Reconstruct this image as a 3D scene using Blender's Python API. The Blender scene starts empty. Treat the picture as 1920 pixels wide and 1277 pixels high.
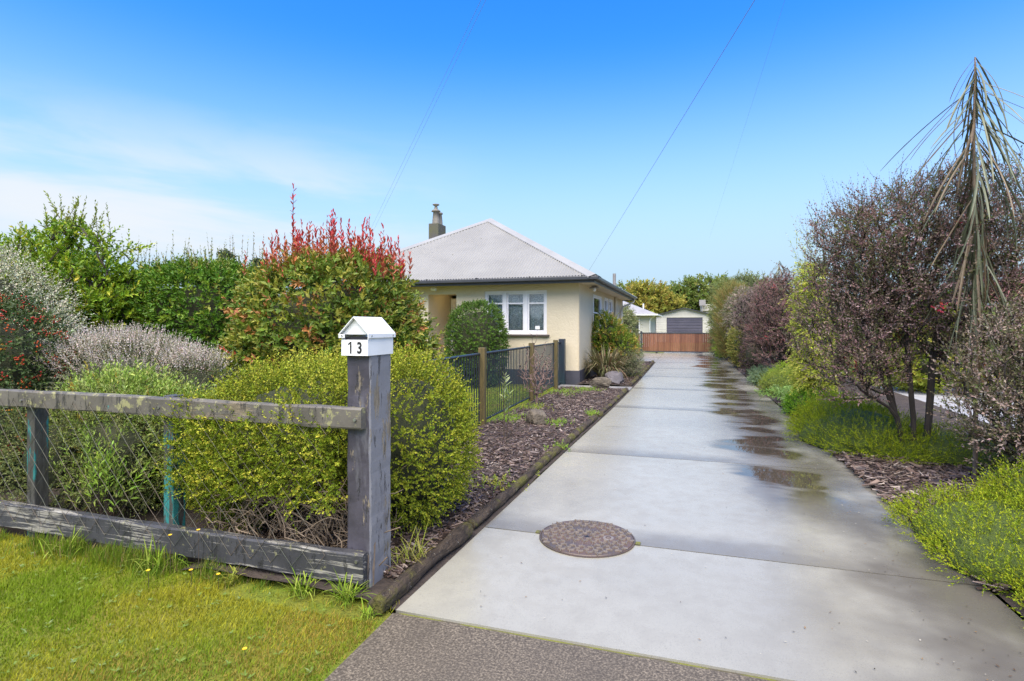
import bpy, bmesh, math, random
import numpy as np
from mathutils import Vector, Matrix

R = math.radians
scene = bpy.context.scene
C = scene.collection

# ---------------------------------------------------------------- camera, world, sun, exposure
cam_d = bpy.data.cameras.new('camera')
cam = bpy.data.objects.new('camera', cam_d)
C.objects.link(cam)
cam.location = (0, 0, 1.45)
cam.rotation_euler = (R(90), 0, R(17.7))
cam_d.sensor_width = 36
cam_d.lens = 1030 / 1920 * 36
cam_d.shift_y = -0.0143
cam_d.clip_end = 3000
scene.camera = cam

SUN_EL, SUN_AZ = 60.0, 172.0            # azimuth clockwise from +Y: the sun stands behind the camera
world = bpy.data.worlds.new('World')
scene.world = world
world.use_nodes = True
wn = world.node_tree
wn.nodes.clear()
def wnode(t, **k):
    n = wn.nodes.new(t)
    for a, b in k.items():
        setattr(n, a, b)
    return n
sky = wnode('ShaderNodeTexSky', sky_type='NISHITA', sun_disc=False)
sky.sun_elevation = R(SUN_EL)
sky.sun_rotation = R(SUN_AZ)
sky.altitude = 0
sky.air_density = 1.0
sky.dust_density = 0.6
sky.ozone_density = 2.2
hs = wnode('ShaderNodeHueSaturation')
hs.inputs['Hue'].default_value = 0.513
hs.inputs['Saturation'].default_value = 1.44
hs.inputs['Value'].default_value = 2.75
wn.links.new(sky.outputs[0], hs.inputs['Color'])
tc = wnode('ShaderNodeTexCoord')
sep = wnode('ShaderNodeSeparateXYZ')
wn.links.new(tc.outputs['Generated'], sep.inputs[0])
def wmath(op, a, b=None, clamp=False):
    n = wnode('ShaderNodeMath', operation=op, use_clamp=clamp)
    for i, v in enumerate((a, b)):
        if v is None:
            continue
        if isinstance(v, (int, float)):
            n.inputs[i].default_value = v
        else:
            wn.links.new(v, n.inputs[i])
    return n.outputs[0]
# thin cirrus: streaks drawn out along the horizon (azimuth, height), thickest in a bank towards the west
az_ = wmath('ARCTAN2', sep.outputs[0], sep.outputs[1])
cmb = wnode('ShaderNodeCombineXYZ')
wn.links.new(wmath('MULTIPLY', az_, 2.3), cmb.inputs[0])
wn.links.new(wmath('ADD', wmath('MULTIPLY', sep.outputs[2], 11.0), wmath('MULTIPLY', az_, 0.25)), cmb.inputs[1])
cmb.inputs[2].default_value = 3.7
nz = wnode('ShaderNodeTexNoise')
nz.inputs['Scale'].default_value = 1.0
nz.inputs['Detail'].default_value = 5
nz.inputs['Roughness'].default_value = 0.56
nz.inputs['Distortion'].default_value = 0.35
wn.links.new(cmb.outputs[0], nz.inputs['Vector'])
bank = wnode('ShaderNodeMapRange', interpolation_type='SMOOTHSTEP')
bank.inputs['From Min'].default_value = -0.28
bank.inputs['From Max'].default_value = -0.72
wn.links.new(az_, bank.inputs['Value'])
low = wnode('ShaderNodeMapRange', interpolation_type='SMOOTHSTEP')
low.inputs['From Min'].default_value = 0.36
low.inputs['From Max'].default_value = 0.16
wn.links.new(sep.outputs[2], low.inputs['Value'])
amt = wmath('MULTIPLY', bank.outputs[0], low.outputs[0])
thr = wnode('ShaderNodeMapRange', interpolation_type='SMOOTHSTEP')
thr.inputs['From Min'].default_value = 0.34
thr.inputs['From Max'].default_value = 0.66
wn.links.new(nz.outputs[0], thr.inputs['Value'])
cfac = wmath('MULTIPLY', wmath('MULTIPLY', thr.outputs[0], amt), 0.95, True)
# pale blue haze low over the horizon
hz = wnode('ShaderNodeMapRange', interpolation_type='SMOOTHSTEP')
hz.inputs['From Min'].default_value = 0.47
hz.inputs['From Max'].default_value = 0.06
wn.links.new(sep.outputs[2], hz.inputs['Value'])
hmix = wnode('ShaderNodeMix', data_type='RGBA')
wn.links.new(hz.outputs[0], hmix.inputs[0])
wn.links.new(hs.outputs[0], hmix.inputs[6])
hmix.inputs[7].default_value = (4.3, 5.95, 7.4, 1)
cmix = wnode('ShaderNodeMix', data_type='RGBA')
wn.links.new(cfac, cmix.inputs[0])
wn.links.new(hmix.outputs[2], cmix.inputs[6])
cmix.inputs[7].default_value = (6.6, 7.0, 7.5, 1)
bg = wnode('ShaderNodeBackground')
bg.inputs['Strength'].default_value = 0.0715
wn.links.new(cmix.outputs[2], bg.inputs['Color'])
wo = wnode('ShaderNodeOutputWorld')
wn.links.new(bg.outputs[0], wo.inputs[0])

sun_d = bpy.data.lights.new('sun', 'SUN')
sun_d.energy = 4.6
sun_d.angle = R(70)
sun_d.color = (1.0, 0.90, 0.72)
sun = bpy.data.objects.new('sun', sun_d)
C.objects.link(sun)
sdir = Vector((math.sin(R(SUN_AZ)) * math.cos(R(SUN_EL)), math.cos(R(SUN_AZ)) * math.cos(R(SUN_EL)), math.sin(R(SUN_EL))))
sun.rotation_euler = sdir.to_track_quat('Z', 'Y').to_euler()
sun.location = (20, -20, 40)

vs = scene.view_settings
vs.view_transform = 'Standard'
vs.look = 'None'
vs.exposure = 0.88
vs.gamma = 1
vs.use_curve_mapping = False
scene.cycles.max_bounces = 7
scene.cycles.transparent_max_bounces = 8

# ---------------------------------------------------------------- helpers
def V3(*a):
    return np.array(a, dtype=np.float64)
def unit(a):
    return a / np.maximum(np.linalg.norm(a, axis=-1, keepdims=True), 1e-9)
def hash3(i, j, k, s):
    n = (i * 374761393 + j * 668265263 + k * 2147483647 + s * 1274126177) & 0xffffffff
    n = ((n ^ (n >> 13)) * 1274126177) & 0xffffffff
    n = ((n ^ (n >> 16)) * 2246822519) & 0xffffffff
    return ((n ^ (n >> 15)) & 0xffffff) / float(0xffffff)
def vnoise(P, seed=0):
    P = np.asarray(P, dtype=np.float64) + 1000.0
    I = np.floor(P).astype(np.int64)
    F = P - I
    F = F * F * (3 - 2 * F)
    out = 0
    for dx in (0, 1):
        for dy in (0, 1):
            for dz in (0, 1):
                w = (F[..., 0] if dx else 1 - F[..., 0]) * (F[..., 1] if dy else 1 - F[..., 1]) * (F[..., 2] if dz else 1 - F[..., 2])
                out = out + w * hash3(I[..., 0] + dx, I[..., 1] + dy, I[..., 2] + dz, seed)
    return out
def fbm(P, seed=0, oct=3):
    P = np.asarray(P); s = 0; a = 0.5; t = 0
    for o in range(oct):
        s = s + a * vnoise(P * 2 ** o, seed + o * 7); t += a; a *= 0.5
    return s / t

class Geo:
    """collects triangles and quads (each face with a colour) for ONE mesh"""
    def __init__(s):
        s.v = []; s.f = []; s.c = []; s.n = 0
    def add(s, verts, faces, cols=None):
        if isinstance(faces, list) and len({len(q) for q in faces}) > 1:
            for m_ in sorted({len(q) for q in faces}):
                s.add(verts, [q for q in faces if len(q) == m_], cols)
            return s
        verts = np.asarray(verts, dtype=np.float64).reshape(-1, 3)
        faces = np.asarray(faces, dtype=np.int64)
        s.v.append(verts); s.f.append(faces + s.n); s.n += len(verts)
        if cols is None:
            cols = (1, 1, 1)
        cols = np.asarray(cols, dtype=np.float64)
        if cols.ndim == 1:
            cols = np.tile(cols, (len(faces), 1))
        s.c.append(cols)
        return s
    def box(s, x0, x1, y0, y1, z0, z1, col=None):
        v = [(x0,y0,z0),(x1,y0,z0),(x1,y1,z0),(x0,y1,z0),(x0,y0,z1),(x1,y0,z1),(x1,y1,z1),(x0,y1,z1)]
        return s.add(v, [(0,3,2,1),(4,5,6,7),(0,1,5,4),(1,2,6,5),(2,3,7,6),(3,0,4,7)], col)
    def sticks(s, P0, P1, r0, r1, sides=3, col=None):
        P0 = np.asarray(P0, float).reshape(-1, 3); P1 = np.asarray(P1, float).reshape(-1, 3)
        n = len(P0)
        r0 = np.broadcast_to(np.asarray(r0, float), (n,)); r1 = np.broadcast_to(np.asarray(r1, float), (n,))
        d = unit(P1 - P0)
        h = np.where(np.abs(d[:, 2:3]) > 0.9, V3(1, 0, 0), V3(0, 0, 1))
        a = unit(np.cross(d, h)); b = np.cross(d, a)
        an = np.arange(sides) * 2 * math.pi / sides
        ring = a[:, None] * np.cos(an)[None, :, None] + b[:, None] * np.sin(an)[None, :, None]
        v = np.concatenate([P0[:, None] + ring * r0[:, None, None], P1[:, None] + ring * r1[:, None, None]], 1)
        k = np.arange(sides); k2 = (k + 1) % sides
        q = np.stack([k, k2, k2 + sides, k + sides], 1)
        f = (np.arange(n) * 2 * sides)[:, None, None] + q[None]
        c = None
        if col is not None:
            c = np.asarray(col, float)
            if c.ndim == 2:
                c = np.repeat(c, sides, 0)
        return s.add(v.reshape(-1, 3), f.reshape(-1, 4), c)
    def tube(s, pts, rad, sides=8, caps=True, col=None):
        pts = np.asarray(pts, float); n = len(pts)
        rad = np.broadcast_to(np.asarray(rad, float), (n,))
        t = unit(np.gradient(pts, axis=0))
        ref = V3(0, 0, 1) if abs(t[0][2]) < 0.9 else V3(1, 0, 0)
        a = unit(np.cross(t, ref)); b = np.cross(t, a)
        an = np.arange(sides) * 2 * math.pi / sides
        v = pts[:, None] + (a[:, None] * np.cos(an)[None, :, None] + b[:, None] * np.sin(an)[None, :, None]) * rad[:, None, None]
        k = np.arange(sides); k2 = (k + 1) % sides
        f = []
        for i in range(n - 1):
            f.append(np.stack([k + i * sides, k2 + i * sides, k2 + (i + 1) * sides, k + (i + 1) * sides], 1))
        s.add(v.reshape(-1, 3), np.concatenate(f), col)
        if caps:
            for e, o in ((0, -1), (n - 1, 1)):
                ring = v[e]
                c = ring.mean(0)
                vv = np.vstack([ring, c])
                ff = [(i, (i + 1) % sides, sides) if o > 0 else ((i + 1) % sides, i, sides) for i in range(sides)]
                s.add(vv, ff, col)
        return s
    def lathe(s, prof, cx, cy, sides=16, col=None):
        an = np.arange(sides) * 2 * math.pi / sides
        v = []
        for r, z in prof:
            v.append(np.stack([cx + r * np.cos(an), cy + r * np.sin(an), np.full(sides, z)], 1))
        k = np.arange(sides); k2 = (k + 1) % sides
        f = [np.stack([k + i * sides, k2 + i * sides, k2 + (i + 1) * sides, k + (i + 1) * sides], 1) for i in range(len(prof) - 1)]
        return s.add(np.concatenate(v), np.concatenate(f), col)
    def mesh(s, name, off=(0, 0, 0), colors=False, smooth=False):
        v = np.concatenate(s.v) - np.asarray(off, float)
        me = bpy.data.meshes.new(name)
        sizes = np.concatenate([np.full(len(f), f.shape[1], dtype=np.int32) for f in s.f])
        idx = np.concatenate([f.reshape(-1) for f in s.f]).astype(np.int32)
        starts = np.concatenate([[0], np.cumsum(sizes)[:-1]]).astype(np.int32)
        me.vertices.add(len(v)); me.vertices.foreach_set('co', v.astype(np.float32).ravel())
        me.loops.add(len(idx)); me.loops.foreach_set('vertex_index', idx)
        me.polygons.add(len(sizes)); me.polygons.foreach_set('loop_start', starts)
        if colors:
            at = me.attributes.new('col', 'FLOAT_COLOR', 'FACE')
            c = np.concatenate(s.c)
            c4 = np.ones((len(c), 4), np.float32); c4[:, :3] = np.clip(c, 0.003, 1)
            at.data.foreach_set('color', c4.ravel())
        me.update(calc_edges=True)
        me.polygons.foreach_set('use_smooth', np.full(len(sizes), bool(smooth)))
        return me

def rootloc(p):
    while p is not None and p.parent is not None:
        p = p.parent
    return p.location if p is not None else (0, 0, 0)
def link(name, me, mat, parent=None):
    o = bpy.data.objects.new(name, me)
    C.objects.link(o)
    if mat is not None and len(me.materials) == 0:
        me.materials.append(mat)
    if parent is not None:
        o.parent = parent
    return o
def part(name, geo, mat, parent, colors=False, smooth=False, stuff=False, bevel=0):
    """geo is in world coordinates; the part hangs under a thing (or a part of it)"""
    o = link(name, geo.mesh(name, rootloc(parent), colors, smooth), mat, parent)
    if stuff:
        o['kind'] = 'stuff'
    if bevel:
        m = o.modifiers.new('bevel', 'BEVEL'); m.width = bevel; m.segments = 2; m.limit_method = 'ANGLE'
    return o
def thing(name, label, cat, loc=(0, 0, 0), group=None):
    o = bpy.data.objects.new(name, None)
    C.objects.link(o)
    o.location = loc; o.empty_display_size = 0.2
    o['label'] = label; o['category'] = cat
    if group:
        o['group'] = group
    return o
def single(name, geo, mat, label, cat, loc=(0, 0, 0), group=None, **k):
    o = link(name, geo.mesh(name, loc, k.get('colors', False), k.get('smooth', False)), mat)
    o.location = loc
    o['label'] = label; o['category'] = cat
    if group:
        o['group'] = group
    return o
def struct(name, geo, mat, label, colors=False, smooth=False):
    o = link(name, geo.mesh(name, (0, 0, 0), colors, smooth), mat)
    o['kind'] = 'structure'; o['label'] = label
    return o
def stuff(name, geo, mat, label, cat, colors=True):
    o = link(name, geo.mesh(name, (0, 0, 0), colors), mat)
    o['kind'] = 'stuff'; o['label'] = label; o['category'] = cat
    return o

# ---------------------------------------------------------------- materials
class NT:
    def __init__(s, name):
        s.m = bpy.data.materials.new(name); s.m.use_nodes = True
        s.t = s.m.node_tree; s.b = s.t.nodes['Principled BSDF']
    def node(s, t, **k):
        n = s.t.nodes.new(t)
        for a, b in k.items():
            setattr(n, a, b)
        return n
    def put(s, sock, v):
        if isinstance(v, bpy.types.NodeSocket):
            s.t.links.new(v, sock)
        elif isinstance(v, tuple) and len(v) == 3 and sock.type == 'RGBA':
            sock.default_value = (*v, 1)
        else:
            sock.default_value = v
    def pos(s, kind='world', scale=(1, 1, 1), rot=(0, 0, 0), loc=(0, 0, 0)):
        if kind == 'world':
            o = s.node('ShaderNodeNewGeometry').outputs['Position']
        else:
            o = s.node('ShaderNodeTexCoord').outputs['Object']
        m = s.node('ShaderNodeMapping')
        m.inputs['Scale'].default_value = scale; m.inputs['Rotation'].default_value = rot; m.inputs['Location'].default_value = loc
        s.put(m.inputs['Vector'], o)
        return m.outputs[0]
    def noise(s, vec, scale=1, detail=3, rough=0.5, dist=0):
        n = s.node('ShaderNodeTexNoise')
        s.put(n.inputs['Vector'], vec)
        n.inputs['Scale'].default_value = scale; n.inputs['Detail'].default_value = detail
        n.inputs['Roughness'].default_value = rough; n.inputs['Distortion'].default_value = dist
        return n.outputs[0]
    def voro(s, vec, scale=1, feature='F1', out='Distance'):
        n = s.node('ShaderNodeTexVoronoi', feature=feature)
        s.put(n.inputs['Vector'], vec); n.inputs['Scale'].default_value = scale
        return n.outputs[out]
    def ramp(s, fac, stops):
        n = s.node('ShaderNodeValToRGB'); s.put(n.inputs[0], fac)
        e = n.color_ramp.elements
        while len(e) < len(stops):
            e.new(0.5)
        for el, (p, c) in zip(e, stops):
            el.position = p
            el.color = (*c, 1) if isinstance(c, tuple) else (c, c, c, 1)
        return n.outputs[0]
    def step(s, v, a, b, lo=0.0, hi=1.0):
        n = s.node('ShaderNodeMapRange', interpolation_type='SMOOTHSTEP')
        s.put(n.inputs['Value'], v); n.inputs['From Min'].default_value = a; n.inputs['From Max'].default_value = b
        n.inputs['To Min'].default_value = lo; n.inputs['To Max'].default_value = hi
        return n.outputs[0]
    def math(s, op, a, b=0.0, clamp=False):
        n = s.node('ShaderNodeMath', operation=op, use_clamp=clamp)
        s.put(n.inputs[0], a); s.put(n.inputs[1], b)
        return n.outputs[0]
    def mix(s, fac, a, b, blend='MIX'):
        n = s.node('ShaderNodeMix', data_type='RGBA', blend_type=blend)
        s.put(n.inputs[0], fac); s.put(n.inputs[6], a); s.put(n.inputs[7], b)
        return n.outputs[2]
    def bump(s, h, strength=0.3, dist=0.01):
        n = s.node('ShaderNodeBump'); s.put(n.inputs['Height'], h)
        s.put(n.inputs['Strength'], strength); n.inputs['Distance'].default_value = dist
        s.put(s.b.inputs['Normal'], n.outputs[0])
    def base(s, c):
        s.put(s.b.inputs['Base Color'], c); return s
    def rough(s, r, spec=None):
        s.put(s.b.inputs['Roughness'], r)
        if spec is not None:
            s.b.inputs['Specular IOR Level'].default_value = spec
        return s

def plain(name, c1, c2=None, scale=6, rough=0.6, bump=0.0, bscale=40, kind='world', metal=0.0, spec=None, stretch=(1, 1, 1), bdist=0.01):
    n = NT(name)
    p = n.pos(kind, stretch)
    if c2 is None:
        c2 = tuple(x * 0.82 for x in c1)
    f = n.noise(p, scale, 4, 0.6)
    n.base(n.mix(n.step(f, 0.32, 0.68), c1, c2))
    n.rough(rough, spec)
    n.b.inputs['Metallic'].default_value = metal
    if bump:
        n.bump(n.noise(p, bscale, 3, 0.6), bump, bdist)
    return n.m

def leaf_mat(name, rough=0.45, transl=0.28, spec=0.4):
    n = NT(name)
    a = n.node('ShaderNodeAttribute'); a.attribute_name = 'col'
    n.base(a.outputs['Color']); n.rough(rough, spec)
    tr = n.node('ShaderNodeBsdfTranslucent')
    n.put(tr.inputs[0], n.mix(1.0, a.outputs['Color'], (1.0, 1.0, 0.55), 'MULTIPLY'))
    mx = n.node('ShaderNodeMixShader'); mx.inputs[0].default_value = transl
    n.t.links.new(n.b.outputs[0], mx.inputs[1]); n.t.links.new(tr.outputs[0], mx.inputs[2])
    n.t.links.new(mx.outputs[0], n.t.nodes['Material Output'].inputs[0])
    return n.m

M = {}
M['leaf'] = leaf_mat('leaf_soft', 0.6, 0.26, 0.15)
M['leaf_gloss'] = leaf_mat('leaf_glossy', 0.42, 0.20, 0.28)
M['leaf_dry'] = leaf_mat('leaf_dry', 0.75, 0.18, 0.1)
M['grass'] = leaf_mat('grass_blade', 0.65, 0.32, 0.12)
M['mulch'] = leaf_mat('bark_chip', 0.5, 0.0, 0.5)
M['berry'] = leaf_mat('berry', 0.55, 0.0, 0.2)
M['twig'] = plain('twig', (0.085, 0.06, 0.042), (0.045, 0.034, 0.026), 14, 0.85)
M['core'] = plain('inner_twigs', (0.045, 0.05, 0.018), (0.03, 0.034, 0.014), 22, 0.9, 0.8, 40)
M['mat_green'] = plain('matted_green_stems', (0.10, 0.145, 0.010), (0.055, 0.085, 0.008), 40, 0.85, 1.0, 90, bdist=0.03)
M['deadtwig'] = plain('dead_twig', (0.27, 0.20, 0.13), (0.13, 0.095, 0.065), 9, 0.85)
M['darkbark'] = plain('dark_bark', (0.05, 0.04, 0.032), (0.025, 0.02, 0.017), 12, 0.85, 0.6, 60, stretch=(1, 1, 0.25))

def m_concrete():
    n = NT('wet_concrete')
    p = n.pos()
    big = n.noise(p, 0.55, 4, 0.55)
    fine = n.noise(p, 190, 2, 0.6)
    mid = n.noise(p, 7, 5, 0.65)
    col = n.mix(n.step(big, 0.3, 0.7), (0.325, 0.314, 0.258), (0.278, 0.268, 0.22))
    col = n.mix(n.step(mid, 0.35, 0.75, 0, 0.35), col, (0.20, 0.19, 0.165))
    col = n.mix(n.step(fine, 0.56, 0.72, 0, 0.5), col, (0.12, 0.11, 0.10))
    col = n.mix(n.step(n.noise(p, 330, 2, 0.5), 0.66, 0.72, 0, 0.5), col, (0.45, 0.43, 0.39))
    sx = n.node('ShaderNodeSeparateXYZ'); n.put(sx.inputs[0], n.node('ShaderNodeNewGeometry').outputs['Position'])
    # water lies in the sunken wheel track along the right side
    wob = n.noise(n.pos(scale=(0.0, 0.45, 0)), 1.0, 2)
    x = n.math('ADD', sx.outputs[0], n.math('MULTIPLY', n.math('SUBTRACT', wob, 0.5), 0.9))
    band = n.math('MULTIPLY', n.step(x, 0.05, 0.75), n.step(x, 1.5, 1.05))
    pn = n.noise(n.pos(scale=(0.55, 1.15, 1), loc=(2.2, 0.6, 0)), 1.45, 3, 0.5)
    pv = n.math('ADD', pn, n.math('MULTIPLY', band, 0.34))
    pud = n.step(pv, 0.79, 0.85)
    halo = n.step(pv, 0.67, 0.82, 0, 0.75)
    halo = n.math('MULTIPLY', halo, n.step(sx.outputs[1], 4.4, 5.4))
    pud = n.math('MULTIPLY', pud, n.step(sx.outputs[1], 4.8, 5.5))
    # damp, darker strip down the right edge
    damp = n.math('MULTIPLY', n.step(sx.outputs[0], 0.1, 1.25), n.step(n.noise(p, 0.9, 4, 0.6), 0.25, 0.6))
    stain = n.step(n.noise(n.pos(scale=(1, 0.6, 1), loc=(5, 3, 0)), 0.8, 5, 0.65), 0.56, 0.80, 0, 0.4)
    wet = n.math('MAXIMUM', n.math('MULTIPLY', damp, 0.95), stain)
    # darker band along the far side of every joint, merged into the damp mask
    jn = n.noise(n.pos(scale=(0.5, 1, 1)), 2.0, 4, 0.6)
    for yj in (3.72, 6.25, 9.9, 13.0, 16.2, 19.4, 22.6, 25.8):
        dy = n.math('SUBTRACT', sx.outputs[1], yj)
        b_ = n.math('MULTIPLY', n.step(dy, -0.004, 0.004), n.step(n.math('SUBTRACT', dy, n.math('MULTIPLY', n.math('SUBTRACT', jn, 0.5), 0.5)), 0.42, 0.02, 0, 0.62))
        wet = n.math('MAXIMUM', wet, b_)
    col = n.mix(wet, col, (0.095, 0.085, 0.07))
    col = n.mix(halo, col, (0.10, 0.09, 0.075))
    col = n.mix(pud, col, (0.055, 0.047, 0.036))
    n.base(col)
    rg = n.math('ADD', n.step(mid, 0.3, 0.7, 0.20, 0.31), n.math('MULTIPLY', fine, 0.05))
    rg = n.mix(n.math('MULTIPLY', halo, 0.6), rg, (0.10, 0.10, 0.10))
    rg = n.mix(pud, rg, (0.025, 0.025, 0.025))
    n.rough(rg, 0.6)
    dry = n.math('SUBTRACT', 1.0, n.math('MULTIPLY', pud, 0.97))
    h = n.math('ADD', n.math('MULTIPLY', fine, 0.25), n.math('MULTIPLY', n.noise(p, 30, 3, 0.6), 0.35))
    n.bump(h, n.math('MULTIPLY', dry, 0.12), 0.004)
    return n.m
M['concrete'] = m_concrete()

def m_apron():
    n = NT('old_aggregate_concrete')
    p = n.pos()
    sp = n.noise(p, 95, 3, 0.7)
    big = n.noise(p, 2.2, 5, 0.65)
    col = n.ramp(sp, [(0.30, (0.042, 0.034, 0.024)), (0.5, (0.102, 0.084, 0.061)), (0.70, (0.27, 0.225, 0.163))])
    col = n.mix(n.step(big, 0.35, 0.7, 0, 0.55), col, (0.07, 0.058, 0.043))
    n.base(col); n.rough(0.62, 0.4)
    n.bump(sp, 0.5, 0.004)
    return n.m
M['apron'] = m_apron()
M['joint'] = plain('joint_filler', (0.07, 0.06, 0.045), (0.14, 0.15, 0.02), 7, 0.9)
M['path'] = plain('path_concrete', (0.27, 0.26, 0.25), (0.19, 0.185, 0.18), 3, 0.45, 0.2, 90)
M['soil'] = plain('dark_soil', (0.055, 0.04, 0.03), (0.03, 0.022, 0.017), 8, 0.9, 0.8, 30, bdist=0.03)
def m_lawn(name, seed):
    n = NT(name)
    p = n.pos(loc=(seed, seed * 2, 0))
    a = n.noise(p, 1.6, 5, 0.65); b = n.noise(p, 60, 3, 0.7)
    col = n.mix(n.step(a, 0.35, 0.65), (0.12, 0.17, 0.015), (0.20, 0.18, 0.03))
    col = n.mix(n.step(b, 0.4, 0.7, 0, 0.7), col, (0.055, 0.08, 0.012))
    n.base(col); n.rough(0.9, 0.2); n.bump(b, 0.7, 0.02)
    return n.m
M['lawn'] = m_lawn('lawn_ground', 0.0)
M['field'] = m_lawn('field_ground', 7.0)
M['gravel'] = plain('pale_gravel', (0.36, 0.36, 0.37), (0.28, 0.28, 0.29), 3, 0.6, 0.4, 120)

def m_oldpaint(name, paint, wood, cover, grain=(0.6, 6, 6), teal=0.0, lichen=0.0, greyish=None):
    n = NT(name)
    p = n.pos(scale=grain)
    q = n.pos()
    a = n.noise(p, 3.2, 6, 0.72)
    b = n.noise(q, 2.1, 3, 0.5)
    c = n.noise(q, 38, 4, 0.7)
    base = n.mix(n.step(n.noise(q, 5, 4, 0.6), 0.3, 0.7), paint, tuple(x * 0.62 for x in paint))
    if greyish:  # paint mixes to this second grey most on faces turned to the right
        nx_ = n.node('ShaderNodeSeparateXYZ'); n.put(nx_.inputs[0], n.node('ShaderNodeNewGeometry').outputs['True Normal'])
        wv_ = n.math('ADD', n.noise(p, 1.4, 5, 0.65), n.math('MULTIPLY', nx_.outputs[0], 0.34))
        base = n.mix(n.step(wv_, 0.50, 0.74), base, greyish)
    wd = n.mix(n.step(n.noise(p, 9, 4, 0.7), 0.3, 0.7), wood, tuple(x * 0.5 for x in wood))
    m = n.step(n.math('ADD', n.math('MULTIPLY', a, 0.75), n.math('MULTIPLY', b, 0.4)), cover, cover + 0.035)
    col = n.mix(m, base, wd)
    if teal:
        t = n.step(n.noise(n.pos(loc=(4, 2, 9)), 7, 5, 0.7), 0.72 - teal, 0.75 - teal)
        col = n.mix(t, col, (0.035, 0.30, 0.28))
    if lichen:
        t = n.step(n.noise(n.pos(loc=(1, 7, 3)), 11, 5, 0.75), 0.66 - lichen, 0.74 - lichen, 0, 0.8)
        col = n.mix(t, col, (0.30, 0.29, 0.13))
    crack = n.step(n.noise(n.pos(scale=(26, 26, 5)), 1.0, 5, 0.7), 0.585, 0.62)
    col = n.mix(n.math('MULTIPLY', crack, 0.7), col, (0.02, 0.02, 0.02))
    n.base(col); n.rough(n.step(c, 0.3, 0.7, 0.38, 0.68), 0.45)
    h = n.math('SUBTRACT', n.math('ADD', n.math('MULTIPLY', c, 0.35), n.math('MULTIPLY', m, -0.6)), n.math('MULTIPLY', crack, 0.8))
    n.bump(h, 0.55, 0.006)
    return n.m
M['post_paint'] = m_oldpaint('peeling_charcoal_post', (0.072, 0.066, 0.082), (0.27, 0.225, 0.16), 0.642, (5, 5, 1.1), greyish=(0.19, 0.19, 0.20))
M['rail_paint'] = m_oldpaint('weathered_grey_rail', (0.135, 0.122, 0.10), (0.22, 0.18, 0.12), 0.64, (0.8, 5, 5), teal=0.045, lichen=0.11)
M['board_paint'] = m_oldpaint('flaking_dark_board', (0.055, 0.055, 0.06), (0.36, 0.34, 0.29), 0.600, (1.0, 14, 26), teal=0.03, lichen=0.06)
M['teal_paint'] = m_oldpaint('old_teal_post', (0.035, 0.22, 0.205), (0.085, 0.08, 0.07), 0.50, (6, 6, 0.9), lichen=0.04)
M['rust_wire'] = plain('rusty_wire', (0.105, 0.075, 0.052), (0.065, 0.08, 0.06), 5, 0.7)
M['white_metal'] = plain('white_enamel', (0.80, 0.81, 0.79), (0.74, 0.75, 0.73), 5, 0.35)
M['black'] = plain('black_paint', (0.012, 0.012, 0.014), None, 5, 0.5)
M['slot'] = plain('slot_inside', (0.035, 0.035, 0.04), None, 5, 0.6)
M['screw'] = plain('screw_steel', (0.45, 0.45, 0.45), None, 5, 0.35, metal=0.9)

def m_stucco():
    n = NT('cream_stucco')
    p = n.pos()
    a = n.noise(p, 24, 4, 0.6); b = n.noise(p, 0.9, 4, 0.6)
    col = n.mix(n.step(b, 0.3, 0.7), (0.62, 0.54, 0.385), (0.57, 0.495, 0.35))
    n.base(col); n.rough(0.8, 0.3); n.bump(a, 0.55, 0.02)
    return n.m
M['stucco'] = m_stucco()
M['cream'] = plain('cream_trim', (0.58, 0.50, 0.35), (0.53, 0.45, 0.31), 3, 0.6)
M['plinth'] = plain('charcoal_plinth', (0.045, 0.047, 0.065), (0.06, 0.06, 0.075), 4, 0.6, 0.3, 30)
M['gutter'] = plain('charcoal_gutter', (0.05, 0.053, 0.06), (0.038, 0.04, 0.045), 4, 0.35)
def m_roof():
    n = NT('corrugated_iron')
    p = n.pos()
    b = n.noise(p, 0.8, 4, 0.6)
    col = n.mix(n.step(b, 0.3, 0.7), (0.262, 0.257, 0.238), (0.222, 0.217, 0.20))
    v = n.voro(p, 3.1)
    spot = n.math('MULTIPLY', n.step(v, 0.115, 0.07), n.step(n.noise(p, 1.1, 3), 0.42, 0.55))
    col = n.mix(n.math('MULTIPLY', spot, 0.75), col, (0.14, 0.13, 0.09))
    n.base(col); n.rough(0.5, 0.4)
    return n.m
M['roof'] = m_roof()
M['flashing'] = plain('roof_flashing', (0.30, 0.295, 0.275), (0.26, 0.255, 0.24), 1.2, 0.45)
M['window_paint'] = plain('white_window_paint', (0.80, 0.79, 0.80), (0.74, 0.73, 0.73), 4, 0.45)
M['sill'] = plain('dark_sill', (0.075, 0.06, 0.055), None, 4, 0.6)
def m_glass():
    n = NT('window_glass')
    tr = n.node('ShaderNodeBsdfTransparent'); tr.inputs[0].default_value = (0.86, 0.9, 0.9, 1)
    gl = n.node('ShaderNodeBsdfGlossy'); gl.inputs['Roughness'].default_value = 0.02
    fr = n.node('ShaderNodeFresnel'); fr.inputs[0].default_value = 1.52
    mx = n.node('ShaderNodeMixShader')
    n.put(mx.inputs[0], n.math('ADD', n.math('MULTIPLY', fr.outputs[0], 1.0), 0.06))
    n.t.links.new(tr.outputs[0], mx.inputs[1]); n.t.links.new(gl.outputs[0], mx.inputs[2])
    n.t.links.new(mx.outputs[0], n.t.nodes['Material Output'].inputs[0])
    return n.m
M['glass'] = m_glass()
def m_curtain():
    n = NT('floral_net_curtain')
    p = n.pos(scale=(1, 1, 1))
    v = n.noise(p, 42, 3, 0.6, 1.0)
    col = n.mix(n.step(v, 0.46, 0.54), (0.36, 0.40, 0.43), (0.70, 0.72, 0.74))
    n.base(col); n.rough(0.9, 0.1)
    return n.m
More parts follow.
